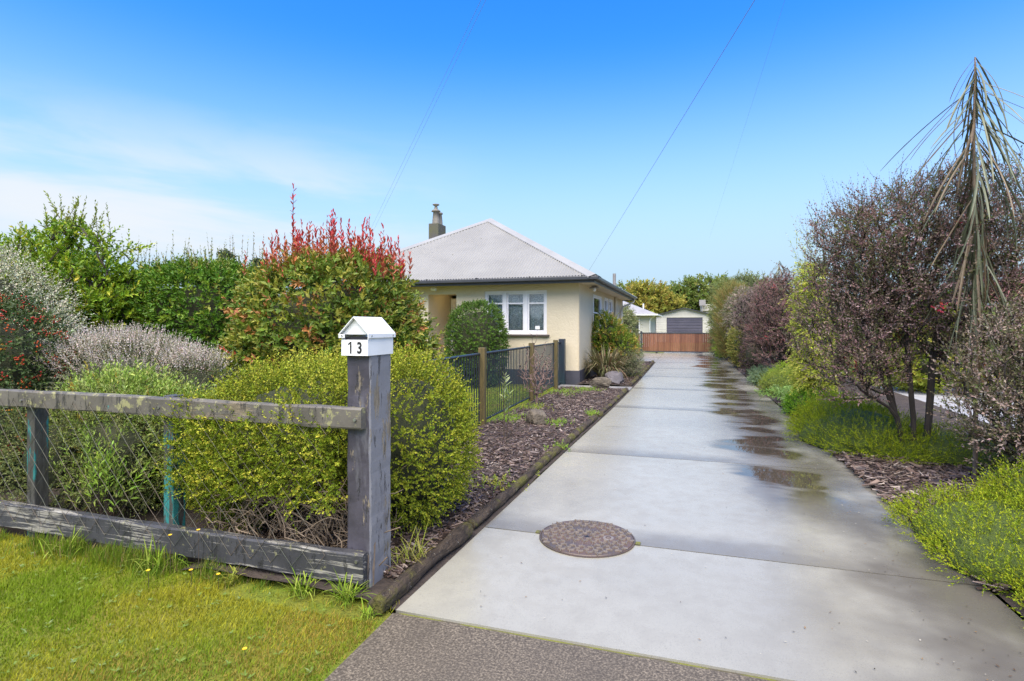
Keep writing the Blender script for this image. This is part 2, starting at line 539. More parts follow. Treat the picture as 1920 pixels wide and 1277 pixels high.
M['curtain'] = m_curtain()
M['drape'] = plain('pale_drape', (0.62, 0.66, 0.68), (0.52, 0.56, 0.58), 3, 0.9)
M['chimney'] = plain('mossy_chimney', (0.085, 0.078, 0.078), (0.10, 0.10, 0.05), 1.7, 0.85, 0.5, 30)
M['pot'] = plain('chimney_pot', (0.22, 0.20, 0.165), (0.17, 0.155, 0.13), 6, 0.7)
M['pipe'] = plain('grey_pipe', (0.28, 0.27, 0.26), (0.2, 0.19, 0.18), 4, 0.5)
M['porchlamp'] = NT('porch_lamp_glow').m
_b = M['porchlamp'].node_tree.nodes['Principled BSDF']
_b.inputs['Emission Color'].default_value = (1.0, 0.78, 0.40, 1); _b.inputs['Emission Strength'].default_value = 9
M['picket'] = plain('dark_teal_steel', (0.020, 0.040, 0.050), (0.025, 0.03, 0.045), 3, 0.4)
M['green_post'] = plain('treated_post', (0.145, 0.108, 0.038), (0.085, 0.068, 0.026), 7, 0.75, 0.4, 50, stretch=(4, 4, 0.6))
M['gate_wood'] = [plain('gate_board_%d' % i, c, tuple(x * 0.7 for x in c), 3.5, 0.6, 0.2, 30, stretch=(6, 6, 0.6))
                  for i, c in enumerate([(0.215, 0.085, 0.042), (0.255, 0.108, 0.058), (0.175, 0.066, 0.034)])]
M['gate_steel'] = plain('gate_steel', (0.05, 0.055, 0.062), None, 3, 0.4)
M['boards'] = plain('cream_weatherboard', (0.50, 0.485, 0.42), (0.45, 0.435, 0.375), 2, 0.6)
M['roller'] = plain('dark_roller_door', (0.075, 0.07, 0.10), (0.06, 0.057, 0.085), 2, 0.45)
M['greyroof'] = plain('pale_grey_roof', (0.30, 0.29, 0.285), (0.26, 0.25, 0.25), 2, 0.5)
M['brick'] = plain('red_roof_tile', (0.36, 0.13, 0.085), (0.28, 0.10, 0.07), 6, 0.7)
M['wire'] = plain('overhead_cable', (0.20, 0.22, 0.22), None, 3, 0.5)
def m_log():
    n = NT('mossy_log')
    p = n.pos(scale=(4, 0.7, 4))
    a = n.noise(p, 7, 6, 0.7); q = n.pos()
    moss = n.step(n.noise(q, 3.3, 5, 0.7), 0.46, 0.62)
    col = n.mix(n.step(a, 0.35, 0.65), (0.105, 0.078, 0.055), (0.035, 0.026, 0.021))
    col = n.mix(n.math('MULTIPLY', moss, 0.75), col, (0.15, 0.145, 0.022))
    w = n.step(n.noise(n.pos(loc=(3, 3, 3)), 34, 3, 0.7), 0.64, 0.70)
    col = n.mix(n.math('MULTIPLY', w, 0.6), col, (0.42, 0.41, 0.36))
    n.base(col); n.rough(0.85, 0.3); n.bump(n.math('ADD', a, n.math('MULTIPLY', n.noise(q, 60, 4, 0.7), 0.5)), 1.0, 0.05)
    return n.m
M['log'] = m_log()
M['rock_brown'] = plain('brown_rock', (0.13, 0.108, 0.08), (0.07, 0.058, 0.042), 9, 0.85, 0.9, 22, bdist=0.03)
M['rock_grey'] = plain('grey_rock', (0.12, 0.108, 0.115), (0.08, 0.072, 0.078), 6, 0.7, 0.7, 22, bdist=0.02)
def m_iron():
    n = NT('cast_iron_cover')
    q = n.pos()
    a = n.noise(q, 5, 4, 0.6)
    col = n.mix(n.step(a, 0.35, 0.65), (0.105, 0.068, 0.05), (0.075, 0.06, 0.05))
    n.base(col); n.rough(0.42, 0.5); n.bump(n.noise(q, 150, 3), 0.25, 0.003)
    return n.m
M['iron'] = m_iron()
M['iron_rib'] = plain('worn_iron_rib', (0.20, 0.172, 0.148), (0.25, 0.21, 0.178), 12, 0.4, metal=0.2)
M['iron_dark'] = plain('iron_gap', (0.03, 0.027, 0.024), None, 12, 0.8)
M['yellow'] = plain('yellow_petal', (0.80, 0.52, 0.01), None, 12, 0.6)

# ================================================================ THE SETTING
def sheet(pts, z):
    g = Geo(); g.add([(x, y, z) for x, y in pts], [tuple(range(len(pts)))]); return g
struct('ground', sheet([(-700, -300), (700, -300), (700, 1200), (-700, 1200)], -0.06), M['field'], 'green ground reaching to the horizon')

LE = [(-3, -1.42), (2.49, -1.42), (6.25, -1.34), (9.9, -1.25), (13.0, -1.21), (22.6, -1.2), (40, -1.2)]   # left edge of the drive
def le(y):
    return float(np.interp(y, [a for a, b in LE], [b for a, b in LE]))
RE = 1.58

# verge lawn before the fence, garden soil behind it, yard lawn by the house
struct('verge_lawn', sheet([(-14, -3), (-1.38, -3), (-1.40, 2.45), (-1.60, 2.58), (-14, 2.62)], -0.012), M['lawn'], 'mown grass verge before the old fence')
struct('garden_soil', sheet([(-14, 2.58), (-2.86, 2.58), (-2.86, 6.2), (-14, 6.2)], -0.02), M['soil'], 'dark soil of the shrub border behind the old fence')
struct('yard_lawn', sheet([(-14, 6.2), (-2.86, 6.2), (-2.86, 13.2), (-14, 13.2)], -0.016), M['lawn'], 'bright lawn between shrubs and house')

# left bed and right bed
def bed(name, x0f, x1f, y0, y1, label, n=24, h=0.035, seed=1):
    g = Geo()
    ys = np.linspace(y0, y1, n); m = 9
    v = []
    for y in ys:
        for k in range(m):
            t = k / (m - 1); x = x0f(y) * (1 - t) + x1f(y) * t
            v.append((x, y, h * math.sin(math.pi * min(1, t * 6) / 2) * math.sin(math.pi * min(1, (1 - t) * 6) / 2) + 0.03 * (vnoise(V3(x * 3, y * 3, seed)) - 0.5)))
    f = [(i * m + k, i * m + k + 1, (i + 1) * m + k + 1, (i + 1) * m + k) for i in range(n - 1) for k in range(m - 1)]
    g.add(v, f)
    return struct(name, g, M['soil'], label, smooth=True)
bed('bark_bed', lambda y: -2.86, lambda y: le(y) - 0.003, 2.5, 12.55, 'brown soil of the bark mulched bed left of the drive')
bed('house_bed', lambda y: -2.6, lambda y: le(y) - 0.003, 13.25, 22.6, 'soil of the bed between house wall and drive')
bed('shrub_bed', lambda y: RE + 0.012, lambda y: 4.3, -1.0, 31, 'dark soil of the planted strip right of the drive', 40)
struct('neighbour_driveway', sheet([(4.3, -2), (9.5, -2), (9.5, 15.5), (4.3, 15.5)], -0.03), M['gravel'], 'pale drive of the next property seen between trunks')

# driveway: slabs with recessed joints
g = Geo()
g.add([(-1.40, 2.42, -0.014), (RE - 0.01, 2.42, -0.014), (RE - 0.01, 34, -0.014), (-1.18, 34, -0.014)], [(0, 1, 2, 3)])
drive = struct('driveway', g, M['joint'], 'long wet concrete driveway of separate slabs with puddles')
joints = [2.49, 3.72, 6.25, 9.9, 13.0, 16.2, 19.4, 22.6, 25.8, 29.0, 33.5]
def slab(x00, x01, x10, x11, y0, y1, parent, mat, name='slab', gap=0.006, bev=0.006, z=0.0):
    """a slab with a slightly uneven, chamfered top; x00..x01 at y0, x10..x11 at y1"""
    y0 += gap; y1 -= gap
    ny = max(3, int((y1 - y0) / 0.35)); nx = 9
    g = Geo(); v = []
    for j in range(ny + 1):
        t = j / ny; y = y0 + (y1 - y0) * t
        for i in range(nx + 1):
            s = i / nx; x = (x00 + (x10 - x00) * t) * (1 - s) + (x01 + (x11 - x01) * t) * s
            zz = z + 0.0015 * (vnoise(V3(x * 0.8, y * 0.7, 5)) - 0.5) * (1 if 0 < j < ny else 0)
            zz -= 0.0007 * math.cos((t - 0.5) * math.pi * 2)
            if j in (0, ny) or i in (0, nx):
                zz -= bev * 0.6
            v.append((x, y, zz))
    w = nx + 1
    f = [(j * w + i, j * w + i + 1, (j + 1) * w + i + 1, (j + 1) * w + i) for j in range(ny) for i in range(nx)]
    rim = [i for i in range(w)] + [j * w + nx for j in range(1, ny + 1)] + [ny * w + i for i in range(nx - 1, -1, -1)] + [j * w for j in range(ny - 1, 0, -1)]
    nb = len(v)
    g.add(v, f)
    m_ = len(rim)
    g.add([v[i] for i in rim] + [(v[i][0], v[i][1], -0.1) for i in rim], [((a + 1) % m_, a, m_ + a, m_ + (a + 1) % m_) for a in range(m_)])
    return part(name, g, mat, parent, smooth=True)
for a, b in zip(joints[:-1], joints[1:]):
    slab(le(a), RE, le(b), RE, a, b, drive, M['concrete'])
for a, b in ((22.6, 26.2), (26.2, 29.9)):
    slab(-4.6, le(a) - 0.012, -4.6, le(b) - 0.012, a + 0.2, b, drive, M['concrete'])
g = Geo(); g.add([(-1.39, -2.9, -0.05), (3.0, -2.9, -0.05), (3.0, 2.4, -0.05), (-1.39, 2.4, -0.05)], [(0, 1, 2, 3)])
apr = struct('footpath_crossing', g, M['joint'], 'old speckled brown concrete crossing at the foot of the drive')
slab(-1.40, 3.0, -1.42, RE, -2.8, 2.478, apr, M['apron'], gap=0.012)
struct('garden_path', Geo().box(-2.95, le(13) - 0.02, 12.6, 13.2, -0.1, 0.012), M['path'], 'small concrete path crossing the bed by the garden gate')

# ================================================================ THE HOUSE
HX1, HY0 = -2.58, 13.56            # right wall, front wall
HX0, HY1 = -9.9, 23.4
ZW = 2.52
house = thing('house', 'cream stucco bungalow with grey corrugated hip roof beside the drive', 'house', (-6.2, 18.4, 0))
WX0, WX1, WZ0, WZ1 = -5.09, -3.40, 1.23, 2.36
PX0, PX1, PZ1 = -6.72, -5.89, 2.30
t = 0.22
g = Geo()
# front wall with the openings of porch and window
g.box(HX0, PX0, HY0, HY0 + t, 0.33, ZW)
g.box(PX0, PX1, HY0, HY0 + t, PZ1, ZW)
g.box(PX1, WX0, HY0, HY0 + t, 0.33, ZW)
g.box(WX0, WX1, HY0, HY0 + t, 0.33, WZ0)
g.box(WX0, WX1, HY0, HY0 + t, WZ1, ZW)
g.box(WX1, HX1, HY0, HY0 + t, 0.33, ZW)
# porch recess
g.box(PX0 - 0.15, PX0, HY0 + t, HY0 + 1.6, 0.33, ZW)
g.box(PX1, PX1 + 0.12, HY0 + t, HY0 + 1.6, 0.33, ZW)
g.box(PX0, PX1, HY0 + t, HY0 + 1.6, PZ1 + 0.05, ZW)
part('front_wall', g, M['stucco'], house)
sw = [(15.75, 17.28, 1.20, 2.36), (17.98, 18.75, 1.45, 2.38), (19.05, 19.9, 1.45, 2.38)]
g = Geo(); y = HY0 + t
for a, b, z0, z1 in sw:
    g.box(HX1 - t, HX1, y, a, 0.33, ZW); g.box(HX1 - t, HX1, a, b, 0.33, z0); g.box(HX1 - t, HX1, a, b, z1, ZW); y = b
g.box(HX1 - t, HX1, y, HY1, 0.33, ZW)
part('side_wall', g, M['stucco'], house)
g = Geo(); g.box(HX0, HX1 - t, HY1 - t, HY1, 0.33, ZW); g.box(HX0, HX0 + t, HY0 + t, HY1 - t, 0.33, ZW)
part('rear_wall', g, M['stucco'], house)
g = Geo(); k = 0.03
g.box(HX0 - k, PX0, HY0 - k, HY0 + t, -0.1, 0.33); g.box(PX1, HX1 + k, HY0 - k, HY0 + t, -0.1, 0.33)
g.box(HX1 - t, HX1 + k, HY0 + t, HY1 + k, -0.1, 0.33); g.box(HX0 - k, HX0 + t, HY0 + t, HY1 + k, -0.1, 0.33)
part('plinth', g, M['plinth'], house)
part('porch_floor', Geo().box(PX0 + 0.002, PX1 - 0.002, HY0 - 0.35, HY0 + 1.6, -0.1, 0.28), M['path'], house)
d = part('front_door', Geo().box(PX0 + 0.02, PX1 - 0.02, HY0 + 1.45, HY0 + 1.52, 0.29, 2.26), M['window_paint'], house)
part('door_glass', Geo().box(PX0 + 0.20, PX1 - 0.16, HY0 + 1.435, HY0 + 1.449, 1.35, 2.08), M['slot'], d)
part('door_handle', Geo().tube([(PX1 - 0.1, HY0 + 1.41, 1.2), (PX1 - 0.1, HY0 + 1.41, 1.34)], 0.012, 8), M['screw'], d)
part('porch_lamp', Geo().lathe([(0.001, 2.348), (0.075, 2.346), (0.08, 2.31), (0.05, 2.275), (0.001, 2.265)], -6.1, HY0 + 0.7, 14), M['porchlamp'], house, smooth=True)
# corner beading
part('corner_bead', Geo().box(HX1 - 0.004, HX1 + 0.014, HY0 - 0.012, HY0 + 0.02, 0.34, ZW), M['cream'], house)

# roof geometry: eaves 0.5 m out
EX0, EX1, EY0, EY1 = -10.40, -2.08, 13.06, 23.26
ZE, SL = 2.655, 0.565
HALF = (EX1 - EX0) / 2
def roof_plane(x0, x1, topf, place):
    """corrugated sheet: columns along s in [x0,x1], each from the eave up to topf(s) (plan distance)"""
    pitch = 0.076; n = int((x1 - x0) / pitch * 6)
    s = np.linspace(x0, x1, n)
    top = np.maximum(np.array([topf(a) for a in s]), 0.0)
    off = 0.014 * np.sin(s / pitch * 2 * math.pi)
    nn = math.sqrt(1 + SL * SL)
    v = []
    for a, tp, o in zip(s, top, off):
        for r in (0.0, tp):
            hx, hz = r - o * SL / nn, ZE + r * SL + o / nn
            v.append(place(a, hx, hz))
    f = [(2 * i, 2 * i + 2, 2 * i + 3, 2 * i + 1) for i in range(n - 1)]
    return Geo().add(v, f)
roof = part('roof', roof_plane(EX0, EX1, lambda a: min(a - EX0, EX1 - a, HALF), lambda a, r, z: (a, EY0 + r, z)), M['roof'], house, smooth=True)
for nm, gg in (('roof_side_right', roof_plane(EY0, EY1, lambda a: min(a - EY0, EY1 - a, HALF), lambda a, r, z: (EX1 - r, a, z))),
               ('roof_side_left', roof_plane(EY0, EY1, lambda a: min(a - EY0, EY1 - a, HALF), lambda a, r, z: (EX0 + r, a, z))),
               ('roof_rear', roof_plane(EX0, EX1, lambda a: min(a - EX0, EX1 - a, HALF), lambda a, r, z: (a, EY1 - r, z)))):
    part('roof_sheet', gg, M['roof'], roof, smooth=True)
# hip and ridge flashings: shallow tents of folded sheet with scalloped lower edges
XM, ZR = (EX0 + EX1) / 2, ZE + HALF * SL
def flashing(A, B, na, nb_, w=0.2, up=0.035):
    A, B = V3(*A), V3(*B); L = np.linalg.norm(B - A); n = max(8, int(L / 0.027)); d = (B - A) / L
    v = []; 
    for i in range(n + 1):
        c = A + d * L * i / n + V3(0, 0, up)
        sc = 0.012 * (1 if (i // 2) % 2 else -1)
        for nv in (na, nb_):
            s_ = unit(V3(*nv)); s_ = unit(s_ - d * np.dot(s_, d))
            v.append(c + s_ * w + V3(0, 0, -0.004)); v.append(c + s_ * (w + 0.006) + V3(0, 0, -0.028 + sc))
        v.append(c)
    f = []
    for i in range(n):
        a, b = 5 * i, 5 * i + 5
        f += [(a + 4, b + 4, b, a), (a, b, b + 1, a + 1), (a + 4, a + 2, b + 2, b + 4), (a + 2, a + 3, b + 3, b + 2)]
    return Geo().add(v, f)
FA, FB = (XM, EY0 + HALF, ZR), (XM, EY1 - HALF, ZR)
fs, rs, ls, bs = (0, -1, -SL), (1, 0, -SL), (-1, 0, -SL), (0, 1, -SL)
part('hip_flashing', flashing((EX1, EY0, ZE), FA, fs, rs), M['flashing'], roof)
part('hip_flashing', flashing((EX0, EY0, ZE), FA, ls, fs), M['flashing'], roof)
part('hip_flashing', flashing((EX1, EY1, ZE), FB, rs, bs), M['flashing'], roof)
part('hip_flashing', flashing((EX0, EY1, ZE), FB, bs, ls), M['flashing'], roof)
part('ridge_flashing', flashing(FA, FB, rs, ls), M['flashing'], roof)
# gutter, fascia and soffit
def ring(x0, x1, y0, y1, w, z0, z1):
    g = Geo()
    g.box(x0, x1, y0, y0 + w, z0, z1); g.box(x0, x1, y1 - w, y1, z0, z1)
    g.box(x0, x0 + w, y0 + w, y1 - w, z0, z1); g.box(x1 - w, x1, y0 + w, y1 - w, z0, z1)
    return g
part('gutter', ring(EX0 - 0.07, EX1 + 0.07, EY0 - 0.07, EY1 + 0.07, 0.10, ZE - 0.105, ZE - 0.012), M['gutter'], house, bevel=0.018)
part('fascia', ring(EX0 + 0.031, EX1 - 0.031, EY0 + 0.031, EY1 - 0.031, 0.03, ZE - 0.165, ZE - 0.02), M['gutter'], house)
part('soffit', Geo().box(EX0 + 0.062, EX1 - 0.062, EY0 + 0.062, EY1 - 0.062, ZW + 0.003, ZW + 0.02), M['cream'], house)
for x in (-9.3, -7.9, -6.5, -5.1, -3.7, -2.4):
    part('gutter_bracket', Geo().box(x - 0.012, x + 0.012, EY0 - 0.08, EY0 + 0.02, ZE - 0.011, ZE + 0.012), M['gutter'], house)

def sash_window(x0, x1, z0, z1, cols, transom, face, plane, hinge=None):
    """face 'y': in the front wall at y=plane; face 'x': in the side wall at x=plane"""
    def bx(g, a, b, c, d_, z_0, z_1):
        if face == 'y':
            return g.box(a, b, plane + c, plane + d_, z_0, z_1)
        return g.box(plane - d_, plane - c, a, b, z_0, z_1)
    w = part('window', bx(Geo(), x0 + 0.001, x1 - 0.001, 0.16, 0.18, z0, z1), M['drape'] if face == 'x' else M['curtain'], house)
    g = Geo(); F = 0.055
    bx(g, x0, x1, 0.0, 0.10, z1 - F, z1); bx(g, x0, x1, 0.0, 0.10, z0, z0 + F)
    bx(g, x0, x0 + F, 0.002, 0.098, z0 + F, z1 - F); bx(g, x1 - F, x1, 0.002, 0.098, z0 + F, z1 - F)
    wd = (x1 - x0) / cols
    for i in range(1, cols):
        xx = x0 + wd * i
        bx(g, xx - 0.045, xx + 0.045, 0.0, 0.098, z0 + F, z1 - F)
    part('frame', g, M['window_paint'], w, bevel=0.006)
    for i in range(cols):
        a = x0 + wd * i + (F if i == 0 else 0.045); b = x0 + wd * (i + 1) - (F if i == cols - 1 else 0.045)
        zt = z1 - (z1 - z0) * transom
        S = 0.04
        g = Geo()
        bx(g, a, b, 0.03, 0.07, zt - S / 2, zt + S / 2)
        bx(g, a, b, 0.03, 0.07, z1 - F - S, z1 - F); bx(g, a, b, 0.03, 0.07, z0 + F, z0 + F + S * 1.3)
        bx(g, a, a + S, 0.032, 0.068, z0 + F + S * 1.3, z1 - F - S); bx(g, b - S, b, 0.032, 0.068, z0 + F + S * 1.3, z1 - F - S)
        part('sash', g, M['window_paint'], w, bevel=0.004)
        part('pane', bx(Geo(), a + S, b - S, 0.045, 0.050, zt + S / 2, z1 - F - S), M['glass'], w)
        part('pane', bx(Geo(), a + S, b - S, 0.045, 0.050, z0 + F + S * 1.3, zt - S / 2), M['glass'], w)
    return w
w = sash_window(WX0, WX1, WZ0, WZ1, 3, 0.29, 'y', HY0 + 0.02)
# gathered net curtain folds behind the panes
g = Geo(); n = 90; v = []
for i in range(n + 1):
    x = WX0 + 0.06 + (WX1 - WX0 - 0.12) * i / n
    yy = HY0 + 0.155 + 0.012 * math.sin(i * 0.9) + 0.006 * math.sin(i * 2.3)
    v += [(x, yy, WZ0 + 0.02), (x, yy, WZ1 - 0.02)]
part('curtain', g.add(v, [(2 * i, 2 * i + 2, 2 * i + 3, 2 * i + 1) for i in range(n)]), M['curtain'], w, smooth=True)
part('sticker', Geo().box(-3.72, -3.60, HY0 + 0.060, HY0 + 0.0645, 1.36, 1.45), M['white_metal'], w)
part('sill', Geo().box(WX0 - 0.07, WX1 + 0.07, HY0 - 0.08, HY0 + 0.02, WZ0 - 0.05, WZ0 - 0.002), M['sill'], w, bevel=0.006)
for a, b, z0, z1 in sw:
    w = sash_window(a, b, z0, z1, 1, 0.45, 'x', HX1 + 0.02)
    part('sill', Geo().box(HX1 - 0.02, HX1 + 0.06, a - 0.04, b + 0.04, z0 - 0.045, z0 - 0.002), M['cream'], w)
# downpipes, wall light, camera, vent
for yy in (20.55, 20.8):
    part('downpipe', Geo().tube([(HX1 + 0.05, yy, 0.3), (HX1 + 0.05, yy, 2.5)], 0.045, 10), M['cream'], house, smooth=True)
part('downpipe', Geo().tube([(EX1 + 0.0, 23.0, ZE - 0.1), (EX1 - 0.02, 22.95, 2.42), (HX1 + 0.12, 22.3, 2.2), (HX1 + 0.06, 22.15, 2.0), (HX1 + 0.06, 22.1, 0.2)], 0.04, 10), M['cream'], house, smooth=True)
lt = part('soffit_lamp', Geo().lathe([(0.001, 2.52), (0.05, 2.515), (0.14, 2.46), (0.13, 2.45), (0.04, 2.465)], -2.36, 14.6, 16), M['pipe'], house, smooth=True)
part('bulb', Geo().lathe([(0.03, 2.47), (0.045, 2.43), (0.04, 2.38), (0.001, 2.36)], -2.36, 14.6, 12), M['white_metal'], lt, smooth=True)
cm = part('security_camera', Geo().tube([(-6.55, HY0 - 0.14, 2.44), (-6.40, HY0 - 0.20, 2.42)], 0.04, 10), M['white_metal'], house)
part('camera_bracket', Geo().tube([(-6.48, HY0 - 0.01, 2.50), (-6.48, HY0 - 0.15, 2.47)], 0.02, 8), M['white_metal'], cm)
part('vent_pipe', Geo().tube([(-2.62, 20.9, 2.75), (-2.62, 20.9, 3.42)], 0.06, 10), M['pipe'], roof, smooth=True)
ch = part('chimney', Geo().box(-9.22, -8.82, 18.62, 19.30, 3.0, 5.28), M['chimney'], roof, bevel=0.02)
for yy, s in ((18.80, 0.85), (19.12, 0.7)):
    part('chimney_pot', Geo().lathe([(0.17 * s, 5.26), (0.155 * s, 5.45), (0.12 * s, 5.72 * 1), (0.20 * s, 5.74), (0.20 * s, 5.77), (0.08 * s, 5.84), (0.06 * s, 5.95), (0.15 * s, 5.99), (0.15 * s, 6.02), (0.001, 6.04)] if s == 0.85 else
         [(0.17 * s, 5.26), (0.155 * s, 5.45), (0.12 * s, 5.68), (0.17 * s, 5.70), (0.17 * s, 5.76), (0.001, 5.78)], -9.0, yy, 14), M['pot'], ch, smooth=True)

# ================================================================ FAR BUILDINGS AND GATE
gar = thing('garage', 'cream weatherboard garage with wide dark roller door behind the timber gate', 'garage', (-0.25, 50.3, 0))
gx0, gx1, gy = -2.62, 2.12, 50.3
g = Geo()
g.box(gx0, -1.74, gy, gy + 0.1, 0, 2.4); g.box(1.26, gx1, gy, gy + 0.1, 0, 2.4); g.box(-1.74, 1.26, gy, gy + 0.1, 2.18, 2.4)
g.box(gx0, gx0 + 0.1, gy + 0.1, gy + 7, 0, 2.4); g.box(gx1 - 0.1, gx1, gy + 0.1, gy + 7, 0, 2.4)
part('wall', g, M['boards'], gar)
for sx0, sx1 in ((gx0 - 0.01, -1.78), (1.30, gx1 + 0.01)):
    for i in range(15):
        z = 0.05 + i * 0.155
        gg = Geo(); gg.add([(sx0, gy - 0.035, z), (sx1, gy - 0.035, z), (sx1, gy - 0.012, z + 0.155), (sx0, gy - 0.012, z + 0.155), (sx0, gy - 0.002, z), (sx1, gy - 0.002, z)], [(0, 1, 2, 3), (4, 5, 1, 0)])
        part('weatherboard', gg, M['boards'], gar)
g = Geo(); g.add([(gx0, gy, 2.4), (gx1, gy, 2.4), (-0.25, gy, 3.0)], [(0, 1, 2)])
gb = part('gable', g, M['boards'], gar)
for i in range(17):
    x = gx0 + 0.3 + i * 0.26
    top = 2.4 + 0.6 * (1 - abs(x + 0.25) / 2.37)
    part('batten', Geo().box(x - 0.02, x + 0.02, gy - 0.03, gy - 0.003, 2.41, top), M['boards'], gb)
dr = part('roller_door', Geo().box(-1.74, 1.26, gy + 0.05, gy + 0.09, 0, 2.18), M['roller'], gar)
for i in range(9):
    part('door_panel', Geo().box(-1.73, 1.25, gy + 0.012, gy + 0.049, 0.02 + i * 0.24, 0.235 + i * 0.24), M['roller'], dr, bevel=0.02)
part('door_frame', Geo().box(-1.80, -1.741, gy - 0.04, gy + 0.05, 0, 2.26).box(1.261, 1.32, gy - 0.04, gy + 0.05, 0, 2.26).box(-1.74, 1.26, gy - 0.04, gy + 0.05, 2.181, 2.26), M['boards'], gar)
g = Geo()
for s in (-1, 1):
    xe = -0.25 + s * 2.65
    g.add([(-0.25, gy - 0.25, 3.05), (xe, gy - 0.25, 2.37), (xe, gy + 7.2, 2.37), (-0.25, gy + 7.2, 3.05),
           (-0.25, gy - 0.25, 2.97), (xe, gy - 0.25, 2.29), (xe, gy + 7.2, 2.29), (-0.25, gy + 7.2, 2.97)],
          [(0, 1, 2, 3), (4, 7, 6, 5), (0, 4, 5, 1), (1, 5, 6, 2)])
part('roof', g, M['gutter'], gar)
back = thing('pale_shed', 'pale flat shed showing behind the garage roof', 'shed', (3.0, 62, 0))
part('wall', Geo().box(1.6, 5.2, 62, 66, 0, 3.0), M['boards'], back)
part('roof', Geo().box(1.4, 5.4, 61.8, 66.2, 3.0, 3.75), M['boards'], back, bevel=0.05)
part('vent', Geo().tube([(1.5, 61.4, 0), (1.5, 61.4, 3.9)], 0.05, 8).box(1.2, 1.85, 61.3, 61.5, 3.6, 4.2), M['greyroof'], back)

cot = thing('cottage', 'small white cottage with pale grey roof left of the garage', 'house', (-5.5, 41, 0))
cx1, cy0 = -2.45, 39.2
part('wall', Geo().box(-9.0, cx1, cy0, cy0 + 7, 0, 2.3), M['boards'], cot)
g = Geo(); g.add([(-9.6, cy0 - 0.5, 2.28), (cx1 + 0.45, cy0 - 0.5, 2.28), (cx1 + 0.45, cy0 + 7.5, 2.28), (-9.6, cy0 + 7.5, 2.28), (-5.8, cy0 + 3, 3.75), (-5.6, cy0 + 4, 3.75)],
                 [(0, 1, 4), (1, 2, 5, 4), (2, 3, 5), (3, 0, 4, 5), (3, 2, 1, 0)])
rf = part('roof', g, M['greyroof'], cot)
part('gutter', ring(-9.68, cx1 + 0.53, cy0 - 0.58, cy0 + 7.58, 0.1, 2.17, 2.27), M['white_metal'], cot)
part('flue', Geo().tube([(-3.0, cy0 + 1.2, 2.5), (-3.0, cy0 + 1.2, 3.05)], 0.05, 8), M['white_metal'], rf)
for a, b in ((-4.15, -3.75), (-3.62, -3.22)):
    wv = part('window', Geo().box(a, b, cy0 - 0.03, cy0 - 0.002, 0.95, 2.0), M['slot'], cot)
    part('frame', Geo().box(a - 0.05, a, cy0 - 0.05, cy0 - 0.003, 0.9, 2.05).box(b, b + 0.05, cy0 - 0.05, cy0 - 0.003, 0.9, 2.05).box(a, b, cy0 - 0.05, cy0 - 0.003, 2.0, 2.05).box(a, b, cy0 - 0.05, cy0 - 0.003, 0.9, 0.95), M['window_paint'], wv)
    part('pane', Geo().box(a, b, cy0 - 0.045, cy0 - 0.04, 0.95, 2.0), M['glass'], wv)
part('downpipe', Geo().tube([(cx1 + 0.4, cy0 - 0.5, 2.2), (cx1 + 0.05, cy0 - 0.08, 1.95), (cx1 - 0.02, cy0 - 0.06, 1.8), (cx1 - 0.02, cy0 - 0.06, 0)], 0.04, 8), M['white_metal'], cot)

fen = thing('timber_fence', 'short red-brown timber fence between cottage and garage', 'fence', (-1.8, 52, 0))
for i in range(14):
    part('board', Geo().box(-3.4 + i * 0.12, -3.29 + i * 0.12, 52, 52.03, 0, 1.75), M['gate_wood'][i % 3], fen)

def board_gate(name, label, x0, x1, y, post_x, zt=1.08):
    t_ = thing(name, label, 'gate', ((x0 + x1) / 2, y, 0))
    n = int(round((x1 - x0) / 0.105)); w_ = (x1 - x0) / n
    rng = random.Random(3)
    for i in range(n):
        a = x0 + i * w_
        part('board', Geo().box(a + 0.003, a + w_ - 0.003, y - rng.uniform(0, 0.008), y + 0.02, 0.12, zt - 0.035), M['gate_wood'][rng.choice((0, 0, 1, 1, 2))], t_)
    part('top_rail', Geo().box(x0 - 0.02, x1 + 0.02, y - 0.02, y + 0.045, zt - 0.034, zt + 0.02), M['gate_steel'], t_)
    part('bottom_rail', Geo().box(x0 - 0.02, x1 + 0.02, y - 0.02, y + 0.045, 0.06, 0.119), M['gate_steel'], t_)
    for px in post_x:
        part('post', Geo().box(px - 0.05, px + 0.05, y - 0.09, y + 0.046, -0.05, zt + 0.09), M['gate_steel'], t_, bevel=0.005)
    return t_
bg_ = board_gate('driveway_gate', 'low red-brown timber board sliding gate across the drive', -2.28, 1.42, 30.05, (-2.34,))
part('track', Geo().box(-2.3, 1.5, 30.0, 30.06, 0.0, 0.03), M['path'], bg_)
part('roller_foot', Geo().box(-1.6, -1.5, 30.0, 30.06, 0.0, 0.1), M['gate_steel'], bg_)
board_gate('timber_side_panel', 'narrow red-brown board panel beside the gate post by the house', -3.4, -2.42, 30.12, (), 1.04)

nb = thing('brick_house', 'red tiled neighbour house half hidden behind right hand shrubs', 'house', (15, 26, 0))
part('wall', Geo().box(10.6, 18, 23, 31, 0, 2.3), M['boards'], nb)
g = Geo(); g.add([(10.1, 22.5, 2.28), (18.5, 22.5, 2.28), (18.5, 31.5, 2.28), (10.1, 31.5, 2.28), (13.6, 26.2, 3.9), (14.6, 27.5, 3.9)], [(0, 1, 4), (1, 2, 5, 4), (2, 3, 5), (3, 0, 4, 5), (3, 2, 1, 0)])
part('roof', g, M['brick'], nb)
part('gutter', ring(10.0, 18.6, 22.4, 31.6, 0.12, 2.15, 2.27), M['white_metal'], nb)
for a in (11.4, 13.4, 15.4):
    wv = part('window', Geo().box(a, a + 1.1, 22.97, 22.998, 0.9, 2.0), M['slot'], nb)
    part('pane', Geo().box(a, a + 1.1, 22.955, 22.96, 0.9, 2.0), M['glass'], wv)

